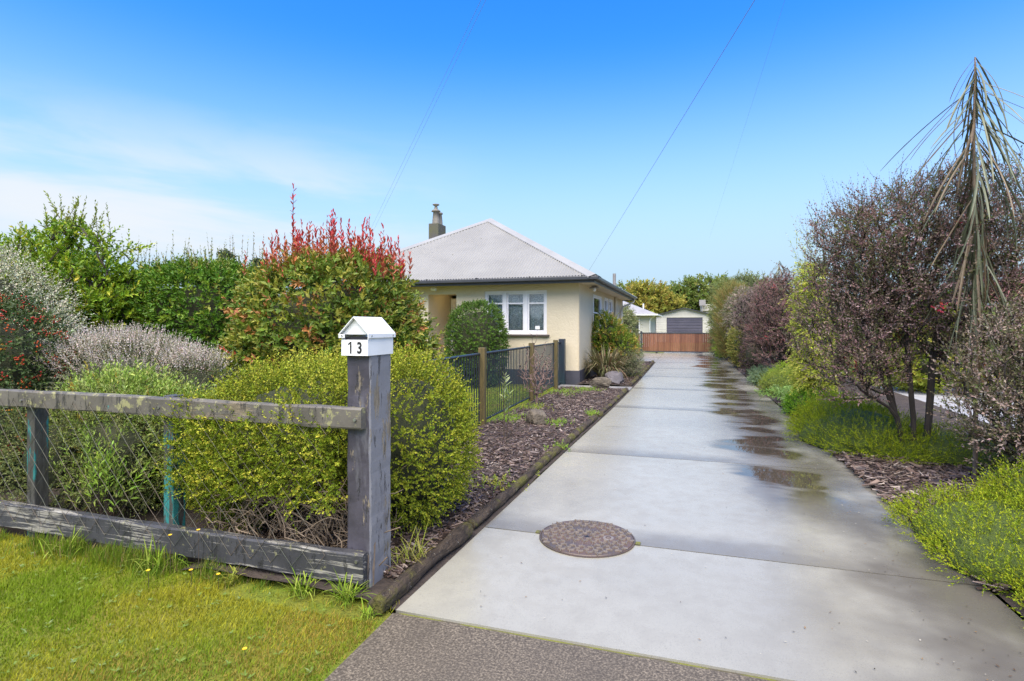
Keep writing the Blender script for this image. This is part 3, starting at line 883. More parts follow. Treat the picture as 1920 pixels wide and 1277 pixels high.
# ================================================================ GARDEN FENCE (steel pickets on timber posts)
gf = thing('picket_fence', 'low dark steel picket fence with treated timber posts along the bark bed', 'fence', (-2.85, 9.3, 0))
FX0, FX1, FY0, FY1 = -2.80, -2.98, 4.7, 13.3
def fx(y):
    return FX0 + (FX1 - FX0) * (y - FY0) / (FY1 - FY0)
n = 88
pm = Geo().box(-0.007, 0.007, -0.009, 0.009, 0.06, 1.03).mesh('picket')
for i in range(n):
    y = FY0 + 0.05 + (FY1 - FY0 - 0.1) * i / (n - 1)
    o = link('picket', pm, M['picket'], gf)
    o.location = Vector((fx(y), y, 0)) - Vector(rootloc(gf))
for nm, z, r in (('top_rail', 1.045, 0.018), ('bottom_rail', 0.06, 0.016)):
    part(nm, Geo().tube([(fx(FY0), FY0, z), (fx(FY1), FY1, z)], r, 10), M['picket'], gf, smooth=True)
for y, m_, w_, h_ in ((5.0, 'green_post', 0.05, 1.13), (7.45, 'green_post', 0.05, 1.135), (10.3, 'green_post', 0.05, 1.12), (12.55, 'green_post', 0.05, 1.12), (13.32, 'picket', 0.075, 1.13)):
    x = fx(y) + 0.03
    part('post', Geo().box(x - w_, x + w_, y - w_, y + w_, -0.1, h_), M[m_], gf, bevel=0.008)

# ================================================================ FRONT FENCE, POST, MAILBOX
ff = thing('rail_fence', 'weathered two-rail timber fence with rusty wire netting before the hedge', 'fence', (-3.5, 2.6, 0))
def rough_board(x0, x1, y0, y1, z0, z1, seed, n=40, sag=0.01):
    """a weathered board with uneven, rounded edges"""
    g = Geo(); v = []
    prof = [(y0, z0 + .008), (y0 + .006, z0), (y1, z0), (y1, z1), (y0 + .008, z1), (y0, z1 - .010)]
    xs = np.linspace(x0, x1, n)
    for x in xs:
        s = sag * (vnoise(V3(x * 1.1, seed, 0)) - 0.5) * 2
        for k, (yy, zz) in enumerate(prof):
            j = 0.006 * (vnoise(V3(x * 9, k * 3.1, seed)) - 0.5)
            v.append((x, yy + j, zz + s + j * 1.3))
    m_ = len(prof)
    f = [(i * m_ + k, i * m_ + (k + 1) % m_, (i + 1) * m_ + (k + 1) % m_, (i + 1) * m_ + k) for i in range(n - 1) for k in range(m_)]
    f = [tuple(reversed(q)) for q in f]
    g.add(v, f)
    g.add(v[:m_], [tuple(range(m_))]); g.add(v[-m_:], [tuple(reversed(range(m_)))])
    return g
part('top_rail', rough_board(-8.5, -1.665, 2.555, 2.605, 0.885, 1.0, 3, 110), M['rail_paint'], ff)
part('bottom_board', rough_board(-8.5, -1.652, 2.553, 2.60, 0.052, 0.218, 8, 110), M['board_paint'], ff)
for x in (-3.08, -4.33, -5.6, -6.9):
    part('post', Geo().box(x - 0.04, x + 0.04, 2.608, 2.70, -0.2, 0.99 if x != -3.08 else 1.015), M['teal_paint'], ff, bevel=0.006)
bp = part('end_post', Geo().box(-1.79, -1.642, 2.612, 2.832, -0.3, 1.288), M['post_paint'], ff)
bm = bmesh.new(); bm.from_mesh(bp.data)
bmesh.ops.subdivide_edges(bm, edges=[e for e in bm.edges if abs(e.verts[0].co.z - e.verts[1].co.z) > 0.5], cuts=26)
bmesh.ops.bevel(bm, geom=[e for e in bm.edges if abs(e.verts[0].co.x - e.verts[1].co.x) < 1e-4 and abs(e.verts[0].co.y - e.verts[1].co.y) < 1e-4], offset=0.008, segments=1, affect='EDGES')
rr = random.Random(5)
for vtx in bm.verts:
    vtx.co.x += rr.uniform(-1, 1) * 0.0028; vtx.co.y += rr.uniform(-1, 1) * 0.0028
bm.to_mesh(bp.data); bm.free()
# split and splintered foot of the post
part('splinter', Geo().add([(-1.668, 2.606, -0.05), (-1.640, 2.640, -0.05), (-1.6385, 2.660, 0.26), (-1.655, 2.609, 0.20), (-1.66, 2.608, 0.12)], [(0, 1, 2, 3, 4)]), M['deadtwig'], bp)
for x, z in ((-1.70, 0.945), (-1.69, 0.185), (-3.09, 0.95), (-4.33, 0.94), (-3.08, 0.13)):
    part('bolt', Geo().tube([(x, 2.556, z), (x, 2.546, z)], 0.009, 8), M['screw'], ff)
# chain-link netting, woven of zigzag wires, nailed to the front of the rails
rng = np.random.default_rng(11)
g = Geo(); cw, chh = 0.072, 0.082
xs = np.arange(-8.4, -1.86, cw / 1.0)
P0 = []; P1 = []
nrow = 10
for k, x in enumerate(xs):
    pts = []
    for j in range(nrow + 1):
        z = 0.115 + j * chh * 1.0
        xx = x + (cw / 2 if (j + k) % 2 else -cw / 2)
        jit = 0.012 * (fbm(V3(xx * 2.5, z * 2.5, 1), 4) - 0.5) * 2
        yy = 2.548 - 0.003 * ((j + 0) % 2) + (0.018 * (vnoise(V3(xx * 1.6, z * 3, 2), 6) - 0.3) if 0.23 < z < 0.87 else 0)
        pts.append((xx + jit, yy, z + jit))
    P0 += pts[:-1]; P1 += pts[1:]
g.sticks(P0, P1, 0.0016, 0.0016, 4)
# twisted knuckles along the top
for x in xs[::2]:
    g.sticks([(x + cw / 2 * (-1 if nrow % 2 == 0 else 1), 2.546, 0.115 + nrow * chh)], [(x + cw / 2 * (-1 if nrow % 2 == 0 else 1) + 0.012, 2.544, 0.135 + nrow * chh)], 0.0019, 0.0017, 4)
part('wire_netting', g, M['rust_wire'], ff)

mb = thing('mailbox', 'white gabled metal mailbox numbered 13 on the charcoal fence post', 'mailbox', (-1.716, 2.70, 1.288))
mx0, mx1, my0, my1, mz = -1.800, -1.634, 2.575, 2.840, 1.2885
g = Geo()
tk = 0.004
g.box(mx0, mx1, my0, my1, mz, mz + tk)
g.box(mx0, mx0 + tk, my0 + tk, my1 - tk, mz + tk, mz + 0.100); g.box(mx1 - tk, mx1, my0 + tk, my1 - tk, mz + tk, mz + 0.100)
g.box(mx0, mx1, my1 - tk, my1, mz + tk, mz + 0.100); g.box(mx0, mx1, my0, my0 + tk, mz + tk, mz + 0.086)
body = part('body', g, M['white_metal'], mb)
part('slot', Geo().box(mx0 + tk, mx1 - tk, my0 + 0.03, my0 + 0.034, mz + 0.04, mz + 0.101), M['slot'], body)
e = 0.010; xm = (mx0 + mx1) / 2
g = Geo()
rz0, rz1 = mz + 0.118, mz + 0.212
yf, yb = my0 - 0.012, my1 + 0.012
for s in (-1, 1):
    xe = (mx0 - e) if s < 0 else (mx1 + e)
    g.add([(xm, yf, rz1), (xe, yf, rz0), (xe, yb, rz0), (xm, yb, rz1), (xm, yf, rz1 - tk * 1.4), (xe - s * tk, yf, rz0 - tk * 0.3), (xe - s * tk, yb, rz0 - tk * 0.3), (xm, yb, rz1 - tk * 1.4)],
          [(0, 1, 2, 3) if s < 0 else (3, 2, 1, 0), (4, 7, 6, 5) if s < 0 else (5, 6, 7, 4), (0, 4, 5, 1), (3, 2, 6, 7)])
    g.box(min(xe, xe - s * tk), max(xe, xe - s * tk), yf, yb, rz0 - 0.022, rz0 - 0.0003)
rf = part('roof', g, M['white_metal'], mb)
for yy in (my0 + 0.012, my1 - 0.012):
    g = Geo()
    g.add([(mx0 - 0.004, yy, rz0 - 0.003), (mx1 + 0.004, yy, rz0 - 0.003), (xm, yy, rz1 - 0.009)], [(0, 1, 2)])
    part('gable', g, M['white_metal'], rf)
part('lip', Geo().box(mx0 - 0.006, mx0 + 0.028, yf + 0.001, yf + 0.004, mz + 0.097, rz0 - 0.001), M['white_metal'], rf)
for x, y in ((mx0 + 0.012, yf), ):
    part('screw', Geo().tube([(x, y + 0.001, mz + 0.108), (x, y - 0.003, mz + 0.108)], 0.0045, 8), M['screw'], rf)
for y in (my0 + 0.02, my1 - 0.02):
    part('screw', Geo().tube([(mx1 + e + 0.0005, y, mz + 0.107), (mx1 + e + 0.004, y, mz + 0.107)], 0.004, 8), M['screw'], rf)
def glyph(ch, x, z, size, y, parent):
    cu = bpy.data.curves.new('digit', 'FONT'); cu.body = ch; cu.size = size; cu.offset = 0.010 * size * 3; cu.extrude = 0.0006; cu.resolution_u = 6
    tmp = bpy.data.objects.new('tmp', cu); C.objects.link(tmp)
    dg = bpy.context.evaluated_depsgraph_get(); dg.update()
    me = bpy.data.meshes.new_from_object(tmp.evaluated_get(dg))
    bpy.data.objects.remove(tmp)
    co = np.empty(len(me.vertices) * 3, np.float32); me.vertices.foreach_get('co', co); co = co.reshape(-1, 3)
    co[:, 0] -= (co[:, 0].min() + co[:, 0].max()) / 2
    h_ = co[:, 1].max() - co[:, 1].min(); co[:, 1] -= co[:, 1].min()
    co *= np.array([0.80, 1.0, 1.0]) * np.array([size / h_, size / h_, 1])
    w3 = np.stack([co[:, 0] + x, -co[:, 2] + y, co[:, 1] + z], 1) - np.array(rootloc(parent))
    me.vertices.foreach_set('co', w3.astype(np.float32).ravel()); me.update()
    me.materials.clear(); me.materials.append(M['black'])
    o = link('digit', me, None, parent); return o
for ch_, x in (('1', -1.748), ('3', -1.686)):
    if ch_ == '1':
        w_, h_, x_, z_ = 0.0095, 0.064, x + 0.003, mz + 0.011
        o = part('digit', Geo().add([(x_, my0 - 0.0014, z_), (x_ + w_, my0 - 0.0014, z_), (x_ + w_, my0 - 0.0014, z_ + h_), (x_ + 0.001, my0 - 0.0014, z_ + h_), (x_ - 0.012, my0 - 0.0014, z_ + h_ * 0.82), (x_ - 0.012, my0 - 0.0014, z_ + h_ * 0.70), (x_, my0 - 0.0014, z_ + h_ * 0.83)], [(0, 1, 2, 3, 6), (3, 4, 5, 6)]), M['black'], body)
    else:
        o = glyph(ch_, x, mz + 0.011, 0.064, my0 - 0.0012, body)
    o['label'] = 'black number ' + ch_

# ================================================================ MANHOLE COVER
mh = thing('manhole_cover', 'round cast iron manhole cover with raised tread pattern set in the drive', 'manhole cover', (-0.655, 3.73, 0))
mcx, mcy, mr = -0.655, 3.735, 0.315
part('ring', Geo().lathe([(mr + 0.010, 0.0005), (mr + 0.009, 0.007), (mr + 0.002, 0.007), (mr + 0.001, 0.001)], mcx, mcy, 64), M['iron'], mh)
part('gap', Geo().lathe([(mr + 0.010, 0.0055), (mr - 0.006, 0.0055)], mcx, mcy, 64), M['iron_dark'], mh)
plate = part('plate', Geo().lathe([(0.0005, 0.010), (mr - 0.006, 0.010), (mr - 0.002, 0.0045)], mcx, mcy, 64), M['iron'], mh)
g = Geo(); rr = random.Random(8)
def rib(a, b, w=0.0085, z0=0.0102, z1=0.020):
    a = V3(*a); b = V3(*b); d_ = unit(b - a); nrm = V3(-d_[1], d_[0]) * w / 2; nt = nrm * 0.6
    v = [(*(a + nrm), z0), (*(b + nrm), z0), (*(b - nrm), z0), (*(a - nrm), z0), (*(a + nt), z1), (*(b + nt), z1), (*(b - nt), z1), (*(a - nt), z1)]
    v = [(p[0] + mcx, p[1] + mcy, p[2]) for p in v]
    g.add(v, [(4, 5, 6, 7), (0, 1, 5, 4), (1, 2, 6, 5), (2, 3, 7, 6), (3, 0, 4, 7)])
st = 0.056
for i in range(-7, 8):
    for j in range(-8, 9):
        x = (i + (0.5 if j % 2 else 0)) * st * 1.05; y = j * st * 0.80
        if math.hypot(x, y) > mr - 0.016 or math.hypot(x, y) < 0.028:
            continue
        if (0.10 < x < 0.19 and abs(y - 0.01) < 0.05) or (abs(x + 0.01) < 0.09 and (0.10 < abs(y) < 0.14)):
            continue
        k = (i * 3 + j * 5) % 3; a0 = (math.pi / 3) * k + (0.0 if j % 2 else math.pi / 6)
        for q in range(3):
            an = a0 + q * 2 * math.pi / 3
            rib((x, y), (x + 0.025 * math.cos(an), y + 0.025 * math.sin(an)), 0.0058)
part('tread_pattern', g, M['iron_rib'], plate)['kind'] = 'stuff'
g = Geo()
for s in (-1, 1):
    for q in range(11):
        x = -0.085 + q * 0.016; yy = s * 0.12
        rib((x, yy - 0.008), (x + rr.uniform(-0.004, 0.005), yy + 0.008), 0.004, 0.0102, 0.014)
part('name_bar', g, M['iron_rib'], plate)
part('badge', Geo().lathe([(0.0005, 0.0150), (0.036, 0.0150), (0.038, 0.0105)], mcx + 0.145, mcy + 0.01, 24), M['iron_rib'], plate)
g = Geo()
g.lathe([(0.012, 0.0185), (0.019, 0.0185), (0.020, 0.0152)], mcx + 0.145, mcy + 0.01, 20)
part('badge_ring', g, M['iron'], plate)
part('key_hole', Geo().box(mcx - 0.018, mcx + 0.018, mcy - 0.006, mcy + 0.006, 0.0103, 0.0112).box(mcx - 0.006, mcx + 0.006, mcy - 0.017, mcy - 0.0061, 0.0103, 0.0112).box(mcx - 0.006, mcx + 0.006, mcy + 0.0061, mcy + 0.017, 0.0103, 0.0112), M['black'], plate)
for s in (-1, 1):
    part('lifting_lug', Geo().box(mcx + s * (mr + 0.028) - 0.016, mcx + s * (mr + 0.028) + 0.016, mcy - 0.022, mcy + 0.022, 0.0005, 0.0075), M['joint'], mh, bevel=0.003)

# ================================================================ EDGING LOGS, ROCKS
def log(label, y0, y1, r, seed):
    n = max(14, int((y1 - y0) / 0.05)); ys = np.linspace(y0, y1, n); sides = 14
    g = Geo(); v = []
    for i, y in enumerate(ys):
        cx = le(y) - r - 0.02 + 0.02 * (vnoise(V3(y * 0.9, seed, 0)) - 0.5)
        for k in range(sides):
            an = k * 2 * math.pi / sides
            rr_ = r * (0.72 + 0.5 * (vnoise(V3(y * 1.7, seed * 2.2, 4)) - 0.5)) * (0.70 + 0.5 * fbm(V3(math.cos(an) * 1.6, math.sin(an) * 1.6 + seed, y * 2.4), seed) + 0.42 * vnoise(V3(math.cos(an) * 3, math.sin(an) * 3 + seed, y * 9)) * 1.0)
            if i in (0, n - 1):
                rr_ *= 0.86
            v.append((min(cx + rr_ * math.cos(an), le(y) - 0.004), y, r * 0.62 + rr_ * math.sin(an) * 0.95))
    f = [(i * sides + k, (i + 1) * sides + k, (i + 1) * sides + (k + 1) % sides, i * sides + (k + 1) % sides) for i in range(n - 1) for k in range(sides)]
    g.add(v, f)
    g.add(v[:sides], [tuple(range(sides))]); g.add(v[-sides:], [tuple(reversed(range(sides)))])
    ym = (y0 + y1) / 2
    return single('edging_log', g, M['log'], label, 'log', (le(ym) - r, ym, 0), 'logs edging the drive', smooth=True)
log('mossy edging log beside the charcoal mailbox post', 2.42, 3.55, 0.058, 1)
log('long rotting edging log starting beside the manhole cover', 3.62, 6.15, 0.055, 2)
log('rough edging log alongside the brown rock in the bark bed', 6.22, 8.55, 0.056, 3)
log('slim grey edging log ending at the concrete garden path', 8.65, 12.4, 0.052, 4)
log('edging log beside the large strappy grass clump', 13.4, 16.4, 0.07, 5)
log('edging log at the end of the bed by the turning area', 16.5, 22.3, 0.065, 6)
def rock(label, loc, r, seed, mat, sq=0.75):
    bm = bmesh.new(); bmesh.ops.create_icosphere(bm, subdivisions=4, radius=1)
    co = np.array([v.co[:] for v in bm.verts])
    d_ = 0.62 + 0.75 * fbm(co * 1.3 + seed * 3.3, seed) + 0.13 * fbm(co * 5, seed + 3)
    # flat facets: clamp against a few planes
    rg = np.random.default_rng(seed)
    co = co * d_[:, None]
    for _ in range(9):
        nn = unit(rg.normal(size=3)); lim = rg.uniform(0.62, 0.85)
        s = co @ nn; co = co - nn[None] * np.maximum(s - lim, 0)[:, None] * 0.85
    co = co * np.array([r[0], r[1], r[2]]); co[:, 2] += r[2] * 0.55
    for v_, c in zip(bm.verts, co):
        v_.co = c
    me = bpy.data.meshes.new('rock'); bm.to_mesh(me); bm.free()
    o = link('rock', me, mat); o.location = loc; o['label'] = label; o['category'] = 'rock'; o['group'] = 'rocks in the left bed'
    return o
rock('brown rock lying in the bark bed beside the leafy sapling', (-2.07, 7.7, 0.02), (0.16, 0.15, 0.16), 3, M['rock_brown'])
rock('flat-topped tan rock on the small concrete path', (-1.86, 12.5, 0.01), (0.26, 0.2, 0.17), 5, M['rock_brown'])
rock('purple-grey boulder in front of the strappy grass clump', (-1.74, 13.75, 0.02), (0.25, 0.21, 0.19), 9, M['rock_grey'])

# ================================================================ OVERHEAD WIRES
def wire(label, A, B, sag, r, n=40):
    A, B = V3(*A), V3(*B); t_ = np.linspace(0, 1, n)[:, None]
    p = A + (B - A) * t_; p[:, 2] -= sag * 4 * (t_ * (1 - t_))[:, 0]
    return single('overhead_wire', Geo().tube(p, r, 5), M['wire'], label, 'wire', tuple(p[0]), 'overhead service wires')
wire('service cable running down to the front corner of the house roof', (3.79, -5.29, 5.51), (-2.43, 14.12, 2.86), 0.0, 0.0026)
wire('upper of two cables dropping behind the red-tipped photinia', (5.7, -2.9, 7.7), (-17.09, 26.03, 5.38), 0.0, 0.0028)
wire('lower of two cables dropping behind the red-tipped photinia', (5.72, -2.91, 7.7), (-16.92, 26.09, 5.38), 0.0, 0.0028)
wire('thin faint cable crossing the sky towards the far trees', (2.39, -7.32, 9.11), (2.32, 64.24, 11.13), 0.0, 0.0026)

# ================================================================ PLANTS: generators
def leaves(P, D, N, L, W, col, big=False, fold=0.18, curl=0.0):
    """leaf blades as folded rhombs (2 triangles) or six-point blades (4 triangles)"""
    D = unit(D); S = unit(np.cross(D, N)); Nn = np.cross(S, D)
    L = L[:, None]; W = W[:, None]; n = len(P)
    tip = P + D * L - Nn * L * curl
    if not big:
        m_ = P + D * L * 0.48 + Nn * W * fold
        v = np.stack([P, m_ + S * W / 2, tip, m_ - S * W / 2], 1)
        f = np.array([(0, 1, 2), (0, 2, 3)]); k = 4
    else:
        a = P + D * L * 0.30 + Nn * W * fold; b = P + D * L * 0.70 + Nn * W * fold - Nn * L * curl * 0.4
        v = np.stack([P, a + S * W * 0.44, b + S * W * 0.42, tip, b - S * W * 0.42, a - S * W * 0.44], 1)
        f = np.array([(0, 1, 2), (0, 2, 3), (0, 3, 4), (0, 4, 5)]); k = 6
    F = (np.arange(n) * k)[:, None, None] + f[None]
    return v.reshape(-1, 3), F.reshape(-1, 3), np.repeat(col, len(f), 0)

def pick(rng, pal, n):
    w = np.array([p[1] for p in pal], float); w /= w.sum()
    return np.array([p[0] for p in pal], float)[rng.choice(len(pal), n, p=w)]

def sprigs(g, rng, P, N, ln, k, L, W, pal, up=0.3, jit=0.5, droop=0.0, ang=50, tip=None, tipamt=0.0, big=False,
           stem=0.0, stemg=None, colj=0.22, curl=0.05, lj=0.35, t0=0.12, opp=False):
    """leafy shoots: each starts at P, leans along N, and carries k leaves"""
    n = len(P)
    if n == 0:
        return
    d = unit(unit(N) + V3(0, 0, up) + jit * rng.normal(size=(n, 3)))
    le_ = ln * rng.uniform(0.55, 1.35, n)
    tt = np.clip(np.linspace(t0, 1, k)[None] + rng.uniform(-0.5, 0.5, (n, k)) * (1 - t0) / k, 0.02, 1.02)
    pos = P[:, None] + d[:, None] * (le_[:, None] * tt)[..., None]
    pos[..., 2] -= droop * le_[:, None] * tt ** 2
    dd = d[:, None] - V3(0, 0, 1) * (2 * droop * tt)[..., None]
    dd = unit(dd)
    h = np.where(np.abs(d[:, 2:3]) > 0.9, V3(1, 0, 0), V3(0, 0, 1))
    a = unit(np.cross(d, h))[:, None]; b = np.cross(dd, a)
    if opp:
        ph = (np.arange(k) // 2 * 1.57 + (np.arange(k) % 2) * 3.14)[None] + rng.uniform(0, 6.28, (n, 1))
    else:
        ph = np.arange(k)[None] * 2.4 + rng.uniform(0, 6.28, (n, 1))
    rad = a * np.cos(ph)[..., None] + b * np.sin(ph)[..., None]
    an = np.radians(ang) * (1.15 - 0.75 * tt) * rng.uniform(0.8, 1.2, (n, k))
    ld = dd * np.cos(an)[..., None] + rad * np.sin(an)[..., None] + 0.15 * rng.normal(size=(n, k, 3))
    nr = dd * np.sin(an)[..., None] - rad * np.cos(an)[..., None] + V3(0, 0, 0.35) + 0.25 * rng.normal(size=(n, k, 3))
    sz = rng.uniform(1 - lj, 1 + lj, (n, k)) * (1.0 - 0.35 * tt ** 3)
    col = np.repeat(pick(rng, pal, n)[:, None], k, 1)
    if tip is not None:
        w = np.clip(tipamt * tt ** 1.5 * rng.uniform(0.5, 1.4, (n, 1)), 0, 1)[..., None]
        col = col * (1 - w) + np.array(tip) * w
    col = col * rng.uniform(1 - colj, 1 + colj, (n, k, 1)) * (1 + 0.06 * rng.normal(size=(n, k, 3)))
    v, f, c = leaves(pos.reshape(-1, 3), ld.reshape(-1, 3), nr.reshape(-1, 3), (L * sz).ravel(), (W * sz).ravel(), col.reshape(-1, 3), big, curl=curl)
    g.add(v, f, c)
    if stem and stemg is not None:
        e = P + d * le_[:, None]; e[:, 2] -= droop * le_
        mid = P + d * le_[:, None] * 0.5; mid[:, 2] -= droop * le_ * 0.25
        sd = a[:, 0] * (stem * 1.3)
        stemg.add(np.stack([P - sd, P + sd, mid + sd * 0.7, e, mid - sd * 0.7], 1).reshape(-1, 3), ((np.arange(n) * 5)[:, None, None] + np.array([(0, 1, 2, 4)])[None]).reshape(-1, 4))
        stemg.add(np.stack([mid - sd * 0.7, mid + sd * 0.7, e], 1).reshape(-1, 3), (np.arange(n) * 3)[:, None] + np.arange(3)[None])

def blob_r(d, p):
    return 1 / np.maximum((np.abs(d) ** p).sum(-1, keepdims=True), 1e-9) ** (1 / p)
def blob_pts(rng, blobs, n, amp=0.12, freq=2.0, seed=0, zmin=0.03, depth=0.12):
    """points and outward normals on the lumpy outside of a union of (super)ellipsoids"""
    ar = np.array([b[3] * b[4] + b[4] * b[5] + b[3] * b[5] for b in blobs]); ar = ar / ar.sum()
    Ps, Ns = [], []
    for i, b in enumerate(blobs):
        m_ = int(n * ar[i] * 1.25) + 4
        c = V3(*b[:3]); r = V3(*b[3:6]); p = b[6] if len(b) > 6 else 2.2
        d = unit(rng.normal(size=(m_, 3)))
        s = d * blob_r(d, p)
        lump = 1 + amp * (fbm((c + s * r) * freq, seed, 2) - 0.5) * 2
        P = c + s * r * lump[:, None]
        N = unit(np.sign(s) * np.abs(s) ** (p - 1) / r)
        ok = P[:, 2] > zmin
        for j, o in enumerate(blobs):
            if j != i:
                q = (P - V3(*o[:3])) / V3(*o[3:6]); po = o[6] if len(o) > 6 else 2.2
                ok &= (np.abs(q) ** po).sum(-1) ** (1 / po) > 0.80
        P = P - N * (depth * rng.uniform(0, 1, (m_, 1)) ** 1.5)
        Ps.append(P[ok]); Ns.append(N[ok])
    return np.concatenate(Ps), np.concatenate(Ns)
def blob_fill(rng, blobs, n, inner=0.0):
    """points spread through the volume, more of them towards the outside"""
    vol = np.array([b[3] * b[4] * b[5] for b in blobs]); vol = vol / vol.sum()
    out = []
    for i, b in enumerate(blobs):
        m_ = int(n * vol[i]) + 2
        d = unit(rng.normal(size=(m_, 3))); p = b[6] if len(b) > 6 else 2.2
        rr_ = (inner ** 3 + (1 - inner ** 3) * rng.uniform(0, 1, (m_, 1))) ** (1 / 2.6)
        lump = 1 + 0.28 * (fbm(d * 1.9 + b[0] * 3 + b[1], 3, 2) - 0.5) * 2
        out.append(V3(*b[:3]) + d * blob_r(d, p) * rr_ * V3(*b[3:6]) * lump[:, None])
    P = np.concatenate(out)
    return P[P[:, 2] > 0.05]
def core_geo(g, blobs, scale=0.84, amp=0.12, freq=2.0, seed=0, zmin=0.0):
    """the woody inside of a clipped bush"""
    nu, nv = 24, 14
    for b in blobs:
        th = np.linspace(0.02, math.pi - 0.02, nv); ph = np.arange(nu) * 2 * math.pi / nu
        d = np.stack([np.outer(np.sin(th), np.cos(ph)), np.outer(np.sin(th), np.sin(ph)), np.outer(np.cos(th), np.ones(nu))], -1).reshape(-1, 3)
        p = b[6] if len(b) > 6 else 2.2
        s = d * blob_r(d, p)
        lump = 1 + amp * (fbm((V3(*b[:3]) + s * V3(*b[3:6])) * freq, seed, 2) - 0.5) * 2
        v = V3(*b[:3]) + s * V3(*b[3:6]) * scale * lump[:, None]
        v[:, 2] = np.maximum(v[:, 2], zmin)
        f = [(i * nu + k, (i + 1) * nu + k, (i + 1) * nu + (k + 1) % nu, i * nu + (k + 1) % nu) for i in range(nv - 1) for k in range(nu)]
        g.add(v, f)
def skeleton(rng, trunks, targets, r0=0.006, pw=0.42, bias=0.35, wob=0.12):
    """branches grown from trunk polylines out to every target; returns segments, radii and the direction at each target"""
    pos = []; par = []; pl = []
    for tr in trunks:
        for i, p in enumerate(tr):
            par.append(-1 if i == 0 else len(pos) - 1); pl.append(0 if i == 0 else pl[-1] + np.linalg.norm(V3(*p) - V3(*tr[i - 1]))); pos.append(V3(*p))
    nt = len(pos); T = len(targets)
    A = np.zeros((nt + 2 * T, 3)); A[:nt] = pos; L_ = np.zeros(nt + 2 * T); L_[:nt] = pl
    par = par + [0] * (2 * T); n = nt
    root = V3(*trunks[0][0])
    order = np.argsort(np.linalg.norm(targets - root, axis=1)); td = np.zeros((T, 3))
    for q in order:
        t_ = targets[q]
        dd = np.linalg.norm(A[:n] - t_, axis=1)
        cost = dd + bias * L_[:n] + 0.5 * np.maximum(0, A[:n, 2] - t_[2])
        i = int(np.argmin(cost))
        mid = A[i] * 0.5 + t_ * 0.5 + rng.normal(size=3) * wob * dd[i] * 0.5
        A[n] = mid; par[n] = i; L_[n] = L_[i] + dd[i] * 0.5; n += 1
        A[n] = t_; par[n] = n - 1; L_[n] = L_[n - 1] + dd[i] * 0.5; n += 1
        td[q] = t_ - mid
    cnt = np.ones(n)
    for i in range(n - 1, -1, -1):
        if par[i] >= 0:
            cnt[par[i]] += cnt[i]
    rad = r0 * cnt ** pw
    idx = np.array([i for i in range(n) if par[i] >= 0]); pr = np.array([par[i] for i in idx])
    return A[pr], A[idx], np.minimum(rad[pr], rad[idx] * 1.5), rad[idx], unit(td)
def branches(g, S, thick=0.006):
    P0, P1, r0, r1, _ = S
    m_ = r1 > thick * 1.3
    if m_.any():
        g.sticks(P0[m_], P1[m_], r0[m_], r1[m_], 6)
    if (~m_).any():
        A_, B_ = P0[~m_], P1[~m_]
        w0, w1 = r0[~m_][:, None] * 1.15, r1[~m_][:, None] * 1.15
        d_ = unit(B_ - A_); h_ = np.where(np.abs(d_[:, 2:3]) > 0.9, V3(1, 0, 0), V3(0, 0, 1)); s_ = unit(np.cross(d_, h_)); u_ = np.cross(s_, d_)
        for q in (s_, u_):                                   # two crossed blades stand for a twig a few pixels thin
            nn = len(A_)
            g.add(np.stack([A_ - q * w0, A_ + q * w0, B_ + q * w1, B_ - q * w1], 1).reshape(-1, 3), np.arange(nn * 4).reshape(-1, 4))

def shrub(name, label, cat, loc, blobs, n, k=8, ln=0.15, L=0.03, W=0.012, pal=(((0.1, 0.15, 0.03), 1),), mat='leaf', seed=1, amp=0.14, freq=2.0,
          zmin=0.03, depth=0.12, core=0.84, coremat='core', group=None, zminf=None, stem=0.0016, stemmat='twig', extra=None, **kw):
    """a dense bush; blobs are given relative to loc"""
    rng = np.random.default_rng(seed)
    t_ = thing(name, label, cat, loc, group)
    o = V3(*loc)
    wb = [(b[0] + o[0], b[1] + o[1], b[2] + o[2], *b[3:]) for b in blobs]
    P, N = blob_pts(rng, wb, n, amp, freq, seed, o[2] + zmin, depth)
    if zminf is not None:
        ok = P[:, 2] > zminf(P); P, N = P[ok], N[ok]
    g = Geo(); sg = Geo()
    sprigs(g, rng, P, N, ln, k, L, W, list(pal), stem=stem, stemg=sg, **kw)
    if extra:
        extra(g, sg, rng, wb, o)
    part('foliage', g, M[mat], t_, colors=True, stuff=True)
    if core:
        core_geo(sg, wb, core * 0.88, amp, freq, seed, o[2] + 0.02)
    for _ in range(5):
        b = wb[rng.integers(len(wb))]
        sg.sticks([(b[0] + rng.normal() * 0.1, b[1] + rng.normal() * 0.1, o[2] - 0.05)], [(b[0] + rng.normal() * 0.2, b[1] + rng.normal() * 0.2, b[2])], 0.018, 0.01, 6)
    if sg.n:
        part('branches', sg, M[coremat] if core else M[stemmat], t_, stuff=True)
    return t_

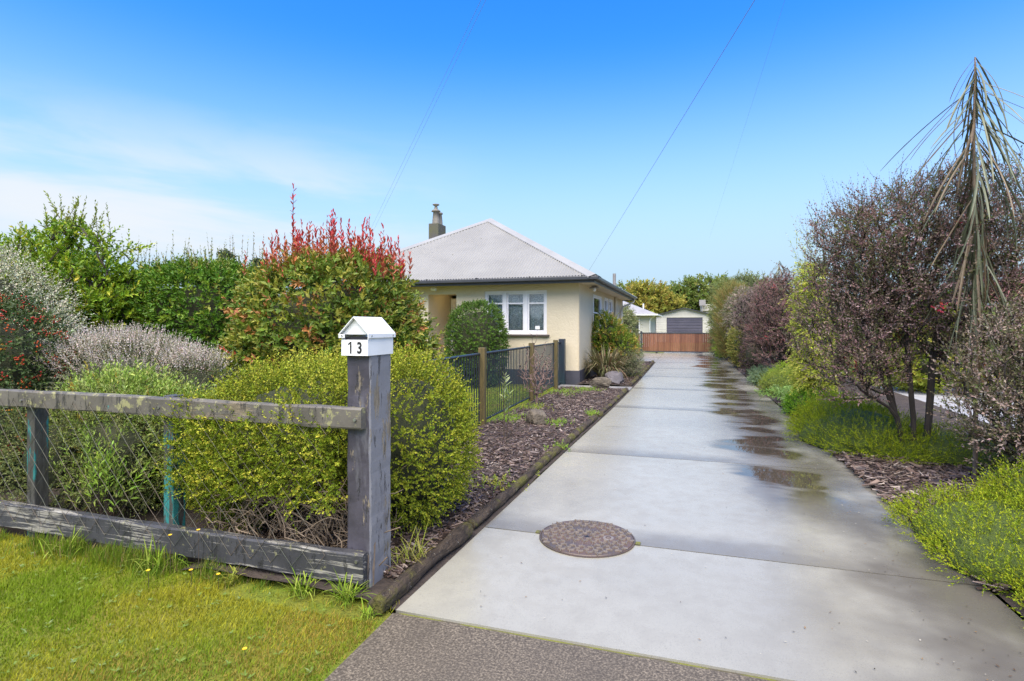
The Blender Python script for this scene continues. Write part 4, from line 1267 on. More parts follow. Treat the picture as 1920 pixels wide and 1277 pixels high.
def tree(name, label, cat, loc, trunks, blobs, nt, per=2, k=10, ln=0.15, L=0.03, W=0.012, pal=(((0.1, 0.15, 0.03), 1),), mat='leaf', seed=1, r0=0.004, pw=0.42,
         bark='twig', group=None, inner=0.3, extra=None, bias=0.3, **kw):
    """an open crown on real limbs; trunks and blobs are given relative to loc"""
    rng = np.random.default_rng(seed)
    t_ = thing(name, label, cat, loc, group)
    o = V3(*loc)
    wb = [(b[0] + o[0], b[1] + o[1], b[2] + o[2], *b[3:]) for b in blobs]
    T = blob_fill(rng, wb, nt, inner)
    S = skeleton(rng, [[V3(*p) + o for p in tr] for tr in trunks], T, r0, pw, bias)
    bgeo = Geo(); branches(bgeo, S)
    g = Geo()
    P = np.repeat(T, per, 0) - np.repeat(S[4], per, 0) * ln * 0.5 * rng.uniform(0, 1, (len(T) * per, 1))
    sprigs(g, rng, P, np.repeat(S[4], per, 0), ln, k, L, W, list(pal), stem=kw.pop('stem', 0.0014), stemg=bgeo, **kw)
    if extra:
        extra(g, bgeo, rng, T, S[4], t_)
    part('trunk', bgeo, M[bark], t_)
    part('crown', g, M[mat], t_, colors=True, stuff=True)
    return t_

def ribbons(g, P, D, ln, w, droop, pal, rng, seg=6, twist=0.0):
    """long strap leaves: strips that arch over under their own weight"""
    n = len(P); D = unit(D)
    side = unit(np.cross(D, V3(0, 0, 1)) + 1e-6 + twist * rng.normal(size=(n, 3)))
    ln = np.broadcast_to(ln, (n,)); dr = np.broadcast_to(droop, (n,)); w = np.broadcast_to(w, (n,))
    tt = np.linspace(0, 1, seg + 1)
    ctr = P[:, None] + D[:, None] * (ln[:, None] * tt)[..., None]
    ctr[..., 2] -= (dr * ln)[:, None] * tt ** 2
    ww = (w[:, None] * np.minimum(1, np.minimum(0.55 + tt * 3, (1.02 - tt) * 2.2)))[..., None] * 0.5
    v = np.stack([ctr - side[:, None] * ww, ctr + side[:, None] * ww], 2).reshape(-1, 3)
    b = (np.arange(n) * 2 * (seg + 1))[:, None, None]
    q = np.array([(2 * i, 2 * i + 1, 2 * i + 3, 2 * i + 2) for i in range(seg)])
    col = pick(rng, pal, n) * rng.uniform(0.75, 1.25, (n, 1))
    g.add(v, (b + q[None]).reshape(-1, 4), np.repeat(col, seg, 0))

# ================================================================ PLANTS: left side
YG = (0.46, 0.46, 0.05); MG = (0.17, 0.225, 0.014); DG = (0.065, 0.105, 0.018)
# small-leaved clipped hedge behind the post
def hedge_zmin(P):
    bare = (P[:, 0] > -2.72) & (P[:, 0] < -1.86) & (P[:, 1] < 3.3)
    return np.where(bare, 0.40 + 0.22 * (fbm(P * V3(3, 1, 1), 2) - 0.5), 0.04 + 0.15 * vnoise(P * 4, 3))
def hedge_extra(g, sg, rng, wb, o):
    # long new shoots on top and sprays that push through the netting and over the rail
    P, N = blob_pts(rng, wb, 2600, 0.14, 2.0, 21, 0.75, 0.02)
    up = P[:, 2] > 0.95
    sprigs(g, rng, P[up], N[up], 0.12, 10, 0.015, 0.010, [(YG, 3), ((0.52, 0.52, 0.07), 2)], up=0.6, jit=0.45, ang=55, stem=0.001, stemg=sg, opp=True)
    n = 900
    x = rng.uniform(-3.05, -1.85, n); z = rng.uniform(0.42, 0.90, n)
    Q = np.stack([x, np.full(n, 2.62), z], 1)
    sprigs(g, rng, Q, np.tile(V3(0, -1, 0.2), (n, 1)), 0.14, 14, 0.018, 0.011, [(MG, 4), (YG, 1.2)], up=0.3, jit=0.6, ang=60, stem=0.001, stemg=sg, opp=True)
    for cx in (-2.14, -2.9):
        n = 60
        Q = np.stack([rng.normal(cx, 0.03, n), np.full(n, 2.60), rng.uniform(0.86, 0.98, n)], 1)
        sprigs(g, rng, Q, np.tile(V3(0, -0.7, 0.8), (n, 1)), 0.10, 12, 0.016, 0.010, [(MG, 2), (YG, 2)], up=0.5, jit=0.5, ang=60, stem=0.001, stemg=sg, opp=True)
hedge = shrub('boxleaf_hedge', 'bushy yellow-green small-leaved hedge wrapped behind the charcoal mailbox post', 'hedge', (-2.6, 3.5, 0),
      [(-0.48, 0.12, 0.48, 0.52, 0.70, 0.47, 2.6), (0.0, 0.02, 0.58, 0.72, 0.82, 0.57, 2.8), (0.55, 0.12, 0.58, 0.50, 0.66, 0.61, 2.3)], 13500, k=10, ln=0.10, L=0.019, W=0.0135,
      pal=[(MG, 4), ((0.24, 0.29, 0.02), 3), ((0.105, 0.155, 0.010), 2)], tip=YG, tipamt=0.5, seed=21, amp=0.13, freq=2.6, up=0.3, jit=0.55, ang=58, depth=0.13, core=0.86, zminf=hedge_zmin, opp=True, extra=hedge_extra, stem=0.001)
# the bare, tangled foot of that hedge
rng = np.random.default_rng(5); g = Geo(); n = 520
a = np.stack([rng.uniform(-2.8, -1.83, n), rng.uniform(2.68, 3.15, n), rng.uniform(0.0, 0.42, n)], 1)
for _ in range(n):
    p = a[_]; d_ = unit(V3(rng.normal(), rng.normal() * 0.35 - 0.1, abs(rng.normal()) * 0.6 + 0.1)); pts = [p]
    for s in range(5):
        d_ = unit(d_ + rng.normal(size=3) * 0.45); pts.append(pts[-1] + d_ * rng.uniform(0.03, 0.09))
    pts = np.array(pts); pts[:, 1] = np.maximum(pts[:, 1], 2.615); pts[:, 2] = np.maximum(pts[:, 2], 0.0)
    r_ = rng.uniform(0.0012, 0.0045)
    g.sticks(pts[:-1], pts[1:], r_, r_ * 0.85, 4)
part('bare_twigs', g, M['deadtwig'], hedge, stuff=True)

# red-tipped photinia
def photinia_extra(g, sg, rng, wb, o):
    P, N = blob_pts(rng, wb, 1700, 0.10, 1.6, 31, 1.75, 0.04)
    P, N = P[P[:, 2] > 2.0], N[P[:, 2] > 2.0]
    sprigs(g, rng, P, N, 0.28, 10, 0.066, 0.025, [((0.38, 0.22, 0.06), 2), ((0.42, 0.16, 0.07), 2), ((0.28, 0.26, 0.05), 2)], up=1.6, jit=0.25, ang=45, tip=(0.52, 0.045, 0.055), tipamt=0.8, big=True, stem=0.003, stemg=sg)
    n = 64; x = rng.uniform(-1.02, 1.08, n)
    Q = np.stack([o[0] + x, o[1] + rng.uniform(-0.55, 0.3, n), 2.33 - 0.30 * x ** 2 + rng.uniform(-0.1, 0.05, n)], 1)
    sprigs(g, rng, Q, np.tile(V3(0, 0, 1), (n, 1)), 0.44, 15, 0.075, 0.026, [((0.40, 0.11, 0.055), 2), ((0.43, 0.06, 0.05), 3)], up=1.0, jit=0.13, ang=42, tip=(0.47, 0.032, 0.045), tipamt=0.8, big=True, stem=0.004, stemg=sg)
    # the one tall leader
    Q = np.array([[o[0] - 0.42, o[1] - 0.2, 2.2], [o[0] - 0.41, o[1] - 0.21, 2.5], [o[0] - 0.40, o[1] - 0.22, 2.8]])
    sprigs(g, rng, Q, np.tile(V3(0.02, 0, 1), (3, 1)), 0.40, 14, 0.07, 0.022, [((0.50, 0.07, 0.05), 1)], up=1, jit=0.02, ang=42, tip=(0.47, 0.032, 0.045), tipamt=0.6, big=True, stem=0.005, stemg=sg)
    P, N = blob_pts(rng, wb, 260, 0.10, 1.6, 33, 0.4, 0.02)
    sprigs(g, rng, P, N, 0.14, 6, 0.055, 0.021, [((0.50, 0.10, 0.06), 2), ((0.45, 0.20, 0.08), 2)], up=0.5, jit=0.3, ang=45, big=True, stem=0.002, stemg=sg)
shrub('photinia_shrub', 'large rounded photinia with red new shoots standing behind the mailbox', 'shrub', (-4.33, 5.97, 0),
      [(0.0, 0, 1.05, 1.12, 1.0, 1.26, 2.5), (-0.35, -0.1, 0.75, 0.95, 0.9, 0.85, 2.4), (0.42, 0, 0.8, 0.86, 0.9, 1.0, 2.6)], 7000, k=9, ln=0.16, L=0.078, W=0.038,
      pal=[((0.16, 0.25, 0.03), 4), ((0.10, 0.19, 0.025), 5), ((0.27, 0.29, 0.04), 3), ((0.38, 0.16, 0.06), 0.7)], tip=(0.34, 0.24, 0.05), tipamt=0.35, mat='leaf_gloss', seed=31, amp=0.10, freq=1.6, up=0.25, jit=0.5, ang=55, depth=0.28, core=0.84, extra=photinia_extra)

# big dark clipped hedge
def dark_extra(g, sg, rng, wb, o):
    P, N = blob_pts(rng, wb, 900, 0.1, 1.5, 41, 2.1, 0.02)
    P, N = P[P[:, 2] > 2.25], N[P[:, 2] > 2.25]
    sprigs(g, rng, P, N, 0.26, 10, 0.05, 0.02, [((0.16, 0.22, 0.03), 3), ((0.22, 0.25, 0.05), 2), ((0.25, 0.20, 0.06), 1)], up=1.4, jit=0.3, ang=45, big=True, stem=0.002, stemg=sg)
    n = 40; Q = np.stack([o[0] + rng.uniform(-1.1, 1.2, n), o[1] + rng.uniform(-0.5, 0.5, n), rng.uniform(2.42, 2.55, n)], 1)
    sprigs(g, rng, Q, np.tile(V3(0, 0, 1), (n, 1)), 0.38, 10, 0.042, 0.018, [((0.24, 0.24, 0.05), 2), ((0.27, 0.17, 0.07), 1)], up=1, jit=0.14, ang=40, stem=0.003, stemg=sg)
shrub('dark_hedge', 'tall dense dark green hedge block left of the photinia', 'hedge', (-7.8, 7.2, 0), [(0, 0, 1.15, 1.14, 0.9, 1.23, 4.0)], 5800, k=8, ln=0.15, L=0.071, W=0.036,
      pal=[((0.075, 0.165, 0.015), 4), ((0.115, 0.225, 0.02), 4), ((0.20, 0.29, 0.028), 2), ((0.28, 0.27, 0.05), 0.4)], mat='leaf_gloss', seed=41, amp=0.10, freq=1.5, up=0.35, jit=0.55, ang=55, depth=0.18, core=0.86, extra=dark_extra)

# yellow-green tree behind
def citrus_extra(g, sg, rng, T, D, t_):
    n = 26; a = T[np.argsort(-T[:, 2])[:n]]
    sprigs(g, rng, a, np.tile(V3(0.2, 0, 1), (n, 1)), 0.42, 15, 0.06, 0.026, [((0.20, 0.25, 0.035), 2), ((0.26, 0.27, 0.05), 1)], up=0.7, jit=0.35, ang=45, big=True, stem=0.004, stemg=sg)
    Q = np.array([[t_.location.x + 0.05, t_.location.y, 2.9], [t_.location.x - 0.25, t_.location.y, 3.15]])
    sprigs(g, rng, Q, np.tile(V3(-0.9, 0.1, 0.75), (2, 1)), 0.75, 24, 0.06, 0.026, [((0.22, 0.25, 0.035), 2)], up=0.1, jit=0.05, ang=45, big=True, stem=0.006, stemg=sg)
tree('evergreen_tree', 'tall loose yellow-green leafy tree behind the silver shrub', 'tree', (-9.2, 6.1, 0), [[(0, 0, 0), (0.05, 0, 0.5), (0, 0.05, 1.0)], [(0.1, 0.1, 0), (0.35, 0.1, 0.6), (0.6, 0, 1.1)]],
     [(0.0, 0, 1.75, 1.05, 1.0, 1.25, 2.4), (0.55, -0.1, 1.35, 0.75, 0.8, 1.0, 2.4), (-0.9, 0, 1.6, 1.0, 0.9, 1.2)], 1900, per=3, k=10, ln=0.25, L=0.074, W=0.037,
     pal=[((0.19, 0.30, 0.018), 5), ((0.26, 0.36, 0.022), 4), ((0.42, 0.42, 0.035), 1), ((0.11, 0.21, 0.015), 3)], mat='leaf_gloss', seed=51, r0=0.005, up=0.35, jit=0.5, ang=50, extra=citrus_extra, inner=0.45)

# silver shrub, berry bush
shrub('silver_shrub', 'tall pale silver-grey shrub rising above the red berry bush', 'shrub', (-8.55, 4.8, 0), [(-0.3, 0, 1.4, 0.95, 0.9, 0.95, 2.2), (0.42, -0.1, 1.05, 0.72, 0.7, 0.62, 2.2)], 3900, k=11, ln=0.26, L=0.036, W=0.0175,
      pal=[((0.52, 0.53, 0.38), 4), ((0.64, 0.62, 0.49), 3), ((0.38, 0.40, 0.26), 2)], mat='leaf_dry', seed=61, amp=0.2, freq=1.8, up=0.5, jit=0.5, ang=55, depth=0.22, core=0.78, droop=0.05)
def berry_extra(g, sg, rng, wb, o):
    # berries hang in clusters on the outside of the bush
    P, N = blob_pts(rng, wb, 400, 0.16, 2.2, 71, 0.1, 0.02)
    C_ = np.repeat(P + N * 0.03, 9, 0); C_ = C_ + rng.normal(size=C_.shape) * V3(0.028, 0.028, 0.022); n = len(C_)
    r_ = rng.uniform(0.007, 0.012, n)[:, None]
    off = np.array([(1, 0, 0), (-1, 0, 0), (0, 1, 0), (0, -1, 0), (0, 0, 1), (0, 0, -1)], float)
    v = C_[:, None] + off[None] * r_[:, None]
    F = np.array([(0, 2, 4), (2, 1, 4), (1, 3, 4), (3, 0, 4), (2, 0, 5), (1, 2, 5), (3, 1, 5), (0, 3, 5)])
    f = (np.arange(n) * 6)[:, None, None] + F[None]
    c = np.repeat(pick(rng, [((0.26, 0.012, 0.004), 5), ((0.34, 0.055, 0.005), 2), ((0.46, 0.19, 0.01), 0.8)], len(P)), 9, 0)
    bg2 = Geo().add(v.reshape(-1, 3), f.reshape(-1, 3), np.repeat(c, 8, 0))
    BER.append(bg2)
BER = []
bt = shrub('berry_bush', 'dark green bush covered in red and orange berries at the fence end', 'shrub', (-6.35, 3.62, 0), [(-0.25, 0, 0.95, 0.72, 0.60, 0.78, 2.3), (0.15, -0.25, 0.45, 0.6, 0.55, 0.45, 2.3)], 3600, k=8, ln=0.15, L=0.036, W=0.019,
      pal=[((0.05, 0.085, 0.025), 4), ((0.075, 0.115, 0.03), 3), ((0.13, 0.15, 0.05), 1)], mat='leaf_gloss', seed=71, amp=0.16, freq=2.2, up=0.1, jit=0.6, ang=60, depth=0.2, core=0.80, extra=berry_extra)
part('berries', BER[0], M['berry'], bt, colors=True, stuff=True)

# lavender-grey flat-topped shrub
def lav_extra(g, sg, rng, wb, o):
    P, N = blob_pts(rng, wb, 5000, 0.10, 2.4, 81, 0.8, 0.03)
    m_ = P[:, 2] > 0.98
    sprigs(g, rng, P[m_], N[m_], 0.17, 14, 0.019, 0.009, [((0.50, 0.43, 0.39), 3), ((0.42, 0.37, 0.31), 2), ((0.60, 0.53, 0.49), 2)], up=0.9, jit=0.35, ang=45)
shrub('lavender_grey_shrub', 'low flat-topped shrub with pinkish grey twiggy tips behind the wire fence', 'shrub', (-5.5, 4.2, 0), [(-0.10, 0, 0.64, 0.84, 0.52, 0.64, 3.0), (0.78, 0.1, 0.60, 0.30, 0.4, 0.52, 2.4)], 3200, k=12, ln=0.17, L=0.020, W=0.009,
      pal=[((0.27, 0.27, 0.17), 3), ((0.35, 0.33, 0.24), 2), ((0.19, 0.20, 0.10), 2)], mat='leaf_dry', seed=81, amp=0.10, freq=2.4, up=0.5, jit=0.5, ang=50, depth=0.16, core=0.82, extra=lav_extra)
shrub('pale_green_shrub', 'pale green leafy shrub poking above the weathered top rail', 'shrub', (-4.52, 3.42, 0), [(0, 0, 0.52, 0.46, 0.40, 0.47, 2.5), (0.42, 0.1, 0.44, 0.36, 0.40, 0.44, 2.3)], 2700, k=10, ln=0.15, L=0.038, W=0.016,
      pal=[((0.28, 0.38, 0.075), 4), ((0.40, 0.47, 0.14), 3), ((0.18, 0.27, 0.045), 2), ((0.45, 0.33, 0.06), 0.25)], seed=91, amp=0.18, freq=2.4, up=0.7, jit=0.45, ang=45, depth=0.18, core=0.75)
shrub('coprosma_bush', 'fine grey-green wiry bush pressed against the netting beside a teal post', 'shrub', (-4.72, 3.02, 0), [(0, 0, 0.42, 0.42, 0.33, 0.44, 2.4), (0.55, 0.06, 0.48, 0.42, 0.3, 0.42, 2.4)], 1700, k=10, ln=0.14, L=0.020, W=0.010,
      pal=[((0.24, 0.27, 0.09), 4), ((0.17, 0.205, 0.06), 3), ((0.33, 0.34, 0.13), 1)], seed=93, amp=0.2, freq=3, up=0.4, jit=0.6, ang=55, depth=0.16, core=0.6)
rng = np.random.default_rng(4)
sb = thing('willow_leaf_shrub', 'bright green upright young shrub with narrow leaves behind the netting', 'shrub', (-4.0, 2.84, 0))
g = Geo(); sg = Geo(); n = 44
Q = np.stack([rng.normal(-4.0, 0.10, n), rng.normal(2.86, 0.05, n), rng.uniform(0.08, 0.34, n)], 1)
sprigs(g, rng, Q, np.stack([(Q[:, 0] + 4.0) * 3, (Q[:, 1] - 2.9) * 2, np.ones(n)], 1), 0.36, 20, 0.052, 0.013, [((0.28, 0.43, 0.06), 3), ((0.38, 0.50, 0.10), 2)], up=0.4, jit=0.18, ang=48, big=True, stem=0.0025, stemg=sg)
sg.sticks(np.stack([rng.normal(-4.0, 0.03, n), rng.normal(2.88, 0.02, n), np.zeros(n)], 1), Q, 0.003, 0.0025, 4)
part('stems', sg, M['twig'], sb); part('foliage', g, M['leaf'], sb, colors=True, stuff=True)

# bushes by the house
shrub('clipped_bush', 'round clipped dark green bush in front of the house window', 'shrub', (-4.83, 12.35, 0), [(0, 0, 0.98, 0.68, 0.62, 1.0, 2.7)], 2600, k=8, ln=0.10, L=0.046, W=0.024,
      pal=[((0.075, 0.15, 0.02), 4), ((0.11, 0.19, 0.025), 4), ((0.05, 0.10, 0.015), 2)], mat='leaf_gloss', seed=101, amp=0.05, freq=2, up=0.2, jit=0.5, ang=55, depth=0.1, core=0.90)
shrub('yellow_tipped_bush', 'glossy green bush with yellow-orange young leaves against the house side wall', 'shrub', (-2.12, 15.9, 0), [(-0.05, 0, 1.05, 0.46, 0.6, 0.70, 2.2), (0.32, -0.1, 0.8, 0.42, 0.55, 0.5, 2.2)], 1500, k=9, ln=0.15, L=0.065, W=0.028,
      pal=[((0.12, 0.20, 0.02), 4), ((0.20, 0.26, 0.03), 3), ((0.36, 0.33, 0.05), 2), ((0.42, 0.25, 0.06), 0.7)], mat='leaf_gloss', seed=103, amp=0.3, freq=2.6, up=0.5, jit=0.5, ang=50, depth=0.2, core=0.76)
fl = thing('strappy_grass_clump', 'arching clump of olive and tan strap leaves at the house corner', 'plant', (-2.05, 14.45, 0))
rng = np.random.default_rng(6); n = 420
an = rng.uniform(0, 6.283, n); P = np.stack([-2.05 + 0.12 * np.cos(an), 14.45 + 0.12 * np.sin(an), rng.uniform(0.02, 0.12, n)], 1)
el = rng.uniform(1.1, 4.5, n); g = Geo()
ribbons(g, P, np.stack([np.cos(an), np.sin(an), el], 1), rng.uniform(1.0, 1.55, n), 0.032, rng.uniform(0.3, 0.85, n), [((0.22, 0.20, 0.10), 4), ((0.32, 0.27, 0.17), 3), ((0.15, 0.16, 0.07), 3), ((0.17, 0.11, 0.07), 2)], rng, 8)
g.v[-1][:, 2] = np.maximum(g.v[-1][:, 2], 0.02); g.v[-1][:, 0] = np.maximum(g.v[-1][:, 0], -2.55)
part('strap_leaves', g, M['leaf_dry'], fl, colors=True, stuff=True)
shrub('grey_leaf_bush', 'small grey-green open bush between the strappy clump and the drive', 'shrub', (-1.52, 15.6, 0), [(0, 0, 0.42, 0.32, 0.6, 0.40, 2.2)], 700, k=9, ln=0.15, L=0.035, W=0.014,
      pal=[((0.24, 0.25, 0.15), 3), ((0.32, 0.31, 0.20), 2), ((0.16, 0.18, 0.09), 2)], seed=105, amp=0.3, freq=3, up=0.5, jit=0.6, depth=0.15, core=0.6)
shrub('olive_bush', 'tall grey-green feathery bush in front of the white cottage', 'shrub', (-3.05, 27.6, 0), [(0, 0, 1.3, 0.5, 0.6, 1.0, 2.2)], 900, k=10, ln=0.35, L=0.11, W=0.03,
      pal=[((0.25, 0.28, 0.13), 3), ((0.33, 0.34, 0.18), 2), ((0.17, 0.20, 0.08), 2)], seed=107, amp=0.25, freq=2, up=0.4, jit=0.5, droop=0.3, depth=0.2, core=0.65)

# sapling and the bare twiggy bush
sp = thing('leafy_sapling', 'young sapling with long pale green leaves in the bark bed', 'plant', (-2.17, 6.47, 0))
rng = np.random.default_rng(12); g = Geo(); sg = Geo()
st_ = np.array([(-2.17, 6.47, 0), (-2.165, 6.47, 0.3), (-2.175, 6.465, 0.6), (-2.16, 6.47, 0.86)])
sg.tube(st_, [0.008, 0.007, 0.005, 0.003], 6)
st2 = np.array([(-2.14, 6.49, 0), (-2.12, 6.48, 0.3), (-2.10, 6.47, 0.62)]); sg.tube(st2, [0.006, 0.005, 0.003], 6)
Q = np.array([(-2.17, 6.467, 0.50), (-2.16, 6.47, 0.66), (-2.112, 6.475, 0.42), (-2.16, 6.47, 0.36)])
sprigs(g, rng, Q, np.tile(V3(0, 0, 1), (4, 1)), 0.22, 12, 0.11, 0.030, [((0.24, 0.30, 0.12), 3), ((0.32, 0.37, 0.18), 2)], up=1, jit=0.06, ang=58, big=True)
part('stem', sg, M['twig'], sp); part('foliage', g, M['leaf_gloss'], sp, colors=True, stuff=True)
tw = thing('bare_twig_bush', 'leafless reddish brown twiggy bush against the picket fence', 'shrub', (-2.58, 9.55, 0))
rng = np.random.default_rng(14)
T = blob_fill(rng, [(-2.56, 9.55, 0.62, 0.36, 0.40, 0.42)], 420, 0.2)
T = np.concatenate([T, np.stack([rng.normal(-2.56, 0.14, 12), rng.normal(9.55, 0.1, 12), rng.uniform(1.0, 1.4, 12)], 1)])
S = skeleton(rng, [[(-2.58, 9.55, 0), (-2.58, 9.55, 0.2)]], T, 0.0022, 0.36, 0.3)
g = Geo(); branches(g, S, 0.003); part('twigs', g, plain('red_twig', (0.22, 0.145, 0.12), (0.15, 0.10, 0.085), 6, 0.8), tw, stuff=True)

# ================================================================ PLANTS: right side
PUR = [((0.24, 0.15, 0.145), 4), ((0.33, 0.235, 0.22), 3), ((0.18, 0.14, 0.10), 4), ((0.12, 0.145, 0.05), 3)]
def red_bits(rng, g, sg, T, D, n, ln=0.08):
    i = rng.choice(len(T), n)
    sprigs(g, rng, np.repeat(T[i], 6, 0) + rng.normal(size=(n * 6, 3)) * 0.035, np.repeat(D[i], 6, 0), ln, 9, 0.02, 0.009, [((0.55, 0.04, 0.09), 3), ((0.52, 0.10, 0.06), 1)], jit=0.6)
def man_extra(g, sg, rng, T, D, t_):
    red_bits(rng, g, sg, T, D, 10)
    hi = T[:, 2] > 2.2
    i = rng.choice(np.where(hi)[0], 500)
    sprigs(g, rng, T[i], D[i] + V3(0, 0, 0.5), 0.34, 16, 0.019, 0.008, [((0.20, 0.13, 0.125), 3), ((0.13, 0.10, 0.08), 2)], up=0.7, jit=0.3, ang=42, stem=0.0016, stemg=sg)
tree('manuka_tree', 'multi-stemmed purple-brown fine-leaved tree standing over the green ground cover', 'tree', (2.28, 6.9, 0),
     [[(0.02, 0, -0.05), (0.03, 0.02, 0.45), (0.0, 0.05, 0.95), (-0.02, 0.1, 1.5), (0.05, 0.15, 2.1)], [(0.14, 0.05, -0.05), (0.20, 0.1, 0.5), (0.24, 0.12, 1.1), (0.35, 0.2, 1.7)],
      [(-0.03, 0.0, -0.05), (-0.12, 0.02, 0.45), (-0.28, 0.05, 0.95), (-0.42, 0.1, 1.45)], [(-0.03, 0.06, -0.05), (-0.12, 0.12, 0.6), (-0.2, 0.2, 1.2), (-0.15, 0.25, 1.9)]],
     [(0.05, 0.2, 2.15, 1.05, 1.0, 0.85, 2.2), (-0.58, 0.05, 1.38, 0.55, 0.7, 0.80, 2.2), (-0.25, 0.2, 1.45, 0.5, 0.6, 0.5, 2.2), (-0.5, -0.1, 0.98, 0.42, 0.5, 0.36, 2.2), (0.7, 0.3, 1.25, 0.6, 0.6, 0.4, 2.2), (0.75, 0.25, 1.75, 0.9, 0.9, 0.75, 2.2), (-0.35, 0.1, 2.2, 0.6, 0.7, 0.65, 2.2), (0.6, 0.1, 2.6, 0.65, 0.7, 0.55, 2.2)], 2600, per=4, k=11, ln=0.24, L=0.031, W=0.0145,
     pal=PUR, mat='leaf_dry', seed=121, r0=0.0013, pw=0.425, bark='darkbark', up=0.3, jit=0.5, ang=48, extra=man_extra, inner=0.3)
def man2_extra(g, sg, rng, T, D, t_):
    i = rng.choice(len(T), 10)
    sprigs(g, rng, np.repeat(T[i], 5, 0) + rng.normal(size=(50, 3)) * 0.03, np.repeat(D[i], 5, 0), 0.07, 8, 0.02, 0.009, [((0.60, 0.13, 0.06), 3)], jit=0.6)
tree('brown_manuka_bush', 'bushy brown-grey fine-leaved shrub with orange flecks above the bright ground cover', 'shrub', (2.98, 5.85, 0), [[(0, 0, 0), (0, 0, 0.3)], [(0.1, 0.05, 0), (0.25, 0.05, 0.4)], [(-0.05, -0.05, 0), (-0.2, -0.1, 0.35)]],
     [(0.05, 0, 0.95, 0.82, 0.75, 0.66, 2.3), (0.5, -0.1, 0.9, 0.7, 0.7, 0.75, 2.3), (-0.3, -0.15, 0.55, 0.45, 0.45, 0.38, 2.3)], 1500, per=4, k=10, ln=0.20, L=0.032, W=0.015,
     pal=[((0.25, 0.19, 0.155), 4), ((0.33, 0.26, 0.225), 3), ((0.16, 0.15, 0.08), 3), ((0.12, 0.145, 0.05), 2)], mat='leaf_dry', seed=123, r0=0.0014, pw=0.46, bark='darkbark', up=0.3, jit=0.5, ang=48, extra=man2_extra, inner=0.35)

# lancewood: a pole with long toothed leaves hanging from its top
def lancewood(label, base, h, n, ln, seed, lo=0.36):
    t_ = thing('lancewood', label, 'tree', base, 'lancewoods right of the drive')
    rng = np.random.default_rng(seed); b = V3(*base)
    part('stem', Geo().tube([b, b + V3(0.01, 0, h * 0.4), b + V3(-0.01, 0, h * 0.8), b + V3(0, 0, h)], [0.022, 0.018, 0.013, 0.006], 8), M['pipe'] if False else M['lw_stem'], t_, smooth=True)
    meshes = []
    for q in range(7):
        g = Geo(); nseg = 10; L_ = 1.0; w_ = 0.0082
        sag = [0.10, 0.25, 0.16, 0.34, 0.05, 0.2, 0.42][q]
        v = []
        for i in range(nseg + 1):
            s = i / nseg
            x = L_ * s * math.cos(sag * s); z = -L_ * sag * s * s * 0.9
            w = w_ * min(1, 0.4 + s * 4) * min(1, (1.02 - s) * 6) * (1 + 0.22 * (i % 2))
            v += [(x, -w, z + 0.004), (x, 0, z), (x, w, z + 0.004)]
        f = []
        for i in range(nseg):
            a = 3 * i
            f += [(a, a + 1, a + 4, a + 3), (a + 1, a + 2, a + 5, a + 4)]
        g.add(v, f)
        me = g.mesh('leaf'); me.materials.append(M['lw_leaf'][q % 3]); meshes.append(me)
    for i in range(n):
        tpos = i / (n - 1)
        z = h * (lo + (1 - lo) * tpos ** 0.8)
        az = i * 2.4 + rng.normal() * 0.3
        down = rng.uniform(30, 60) if tpos < 0.93 else rng.uniform(45, 74)
        if tpos < 0.5:
            down = rng.uniform(54, 80)
        o = link('leaf', meshes[int(rng.integers(7))], None, t_)
        o.location = Vector((0, 0, z)); 
        o.rotation_euler = (rng.normal() * 0.3, R(down), az)
        s = ln * rng.uniform(0.72, 1.2) * (0.62 if tpos > 0.93 else 1)
        o.scale = (s, 1, s)
    return t_
M['lw_leaf'] = [plain('lancewood_leaf_%d' % i, c, tuple(x * 0.7 for x in c), 5, 0.5) for i, c in enumerate([(0.10, 0.115, 0.06), (0.13, 0.09, 0.043), (0.15, 0.16, 0.09)])]
M['lw_stem'] = plain('lancewood_stem', (0.26, 0.19, 0.125), (0.18, 0.13, 0.09), 9, 0.7)
lancewood('tall lancewood pole with long drooping leaves rising above all right hand shrubs', (2.58, 6.25, 0), 3.98, 145, 0.92, 3, 0.36)
lancewood('smaller lancewood tuft showing above the crimson-flecked purple shrub', (2.55, 17.6, 0), 3.35, 80, 0.55, 4, 0.62)

# feathery lime plant
def lime_extra(g, sg, rng, T, D, t_):
    n = 24; x0, y0 = t_.location.x, t_.location.y
    Q = np.stack([rng.normal(x0, 0.16, n), rng.normal(y0, 0.2, n), rng.uniform(2.3, 2.85, n)], 1)
    sprigs(g, rng, Q, np.stack([rng.normal(size=n) * 0.4 - 0.1, rng.normal(size=n) * 0.3, np.ones(n)], 1), 0.5, 12, 0.075, 0.013, [((0.40, 0.43, 0.09), 2)], up=0.3, jit=0.15, ang=55, stem=0.003, stemg=sg)
tree('lime_feathery_shrub', 'tall lime-yellow feathery-leaved shrub beside the manuka trunks', 'shrub', (1.97, 10.2, 0), [[(0, 0, 0), (0, 0, 0.6), (0.03, 0, 1.3), (-0.02, 0, 2.0)]], [(0, 0, 1.45, 0.24, 0.4, 1.05, 2.6), (0.05, 0, 0.6, 0.26, 0.4, 0.5)], 440, per=4, k=15, ln=0.24, L=0.065, W=0.014,
     pal=[((0.46, 0.50, 0.07), 4), ((0.56, 0.57, 0.12), 3), ((0.30, 0.36, 0.05), 2)], seed=131, r0=0.004, bark='darkbark', up=-0.05, jit=0.5, droop=0.55, ang=55, extra=lime_extra, inner=0.4)

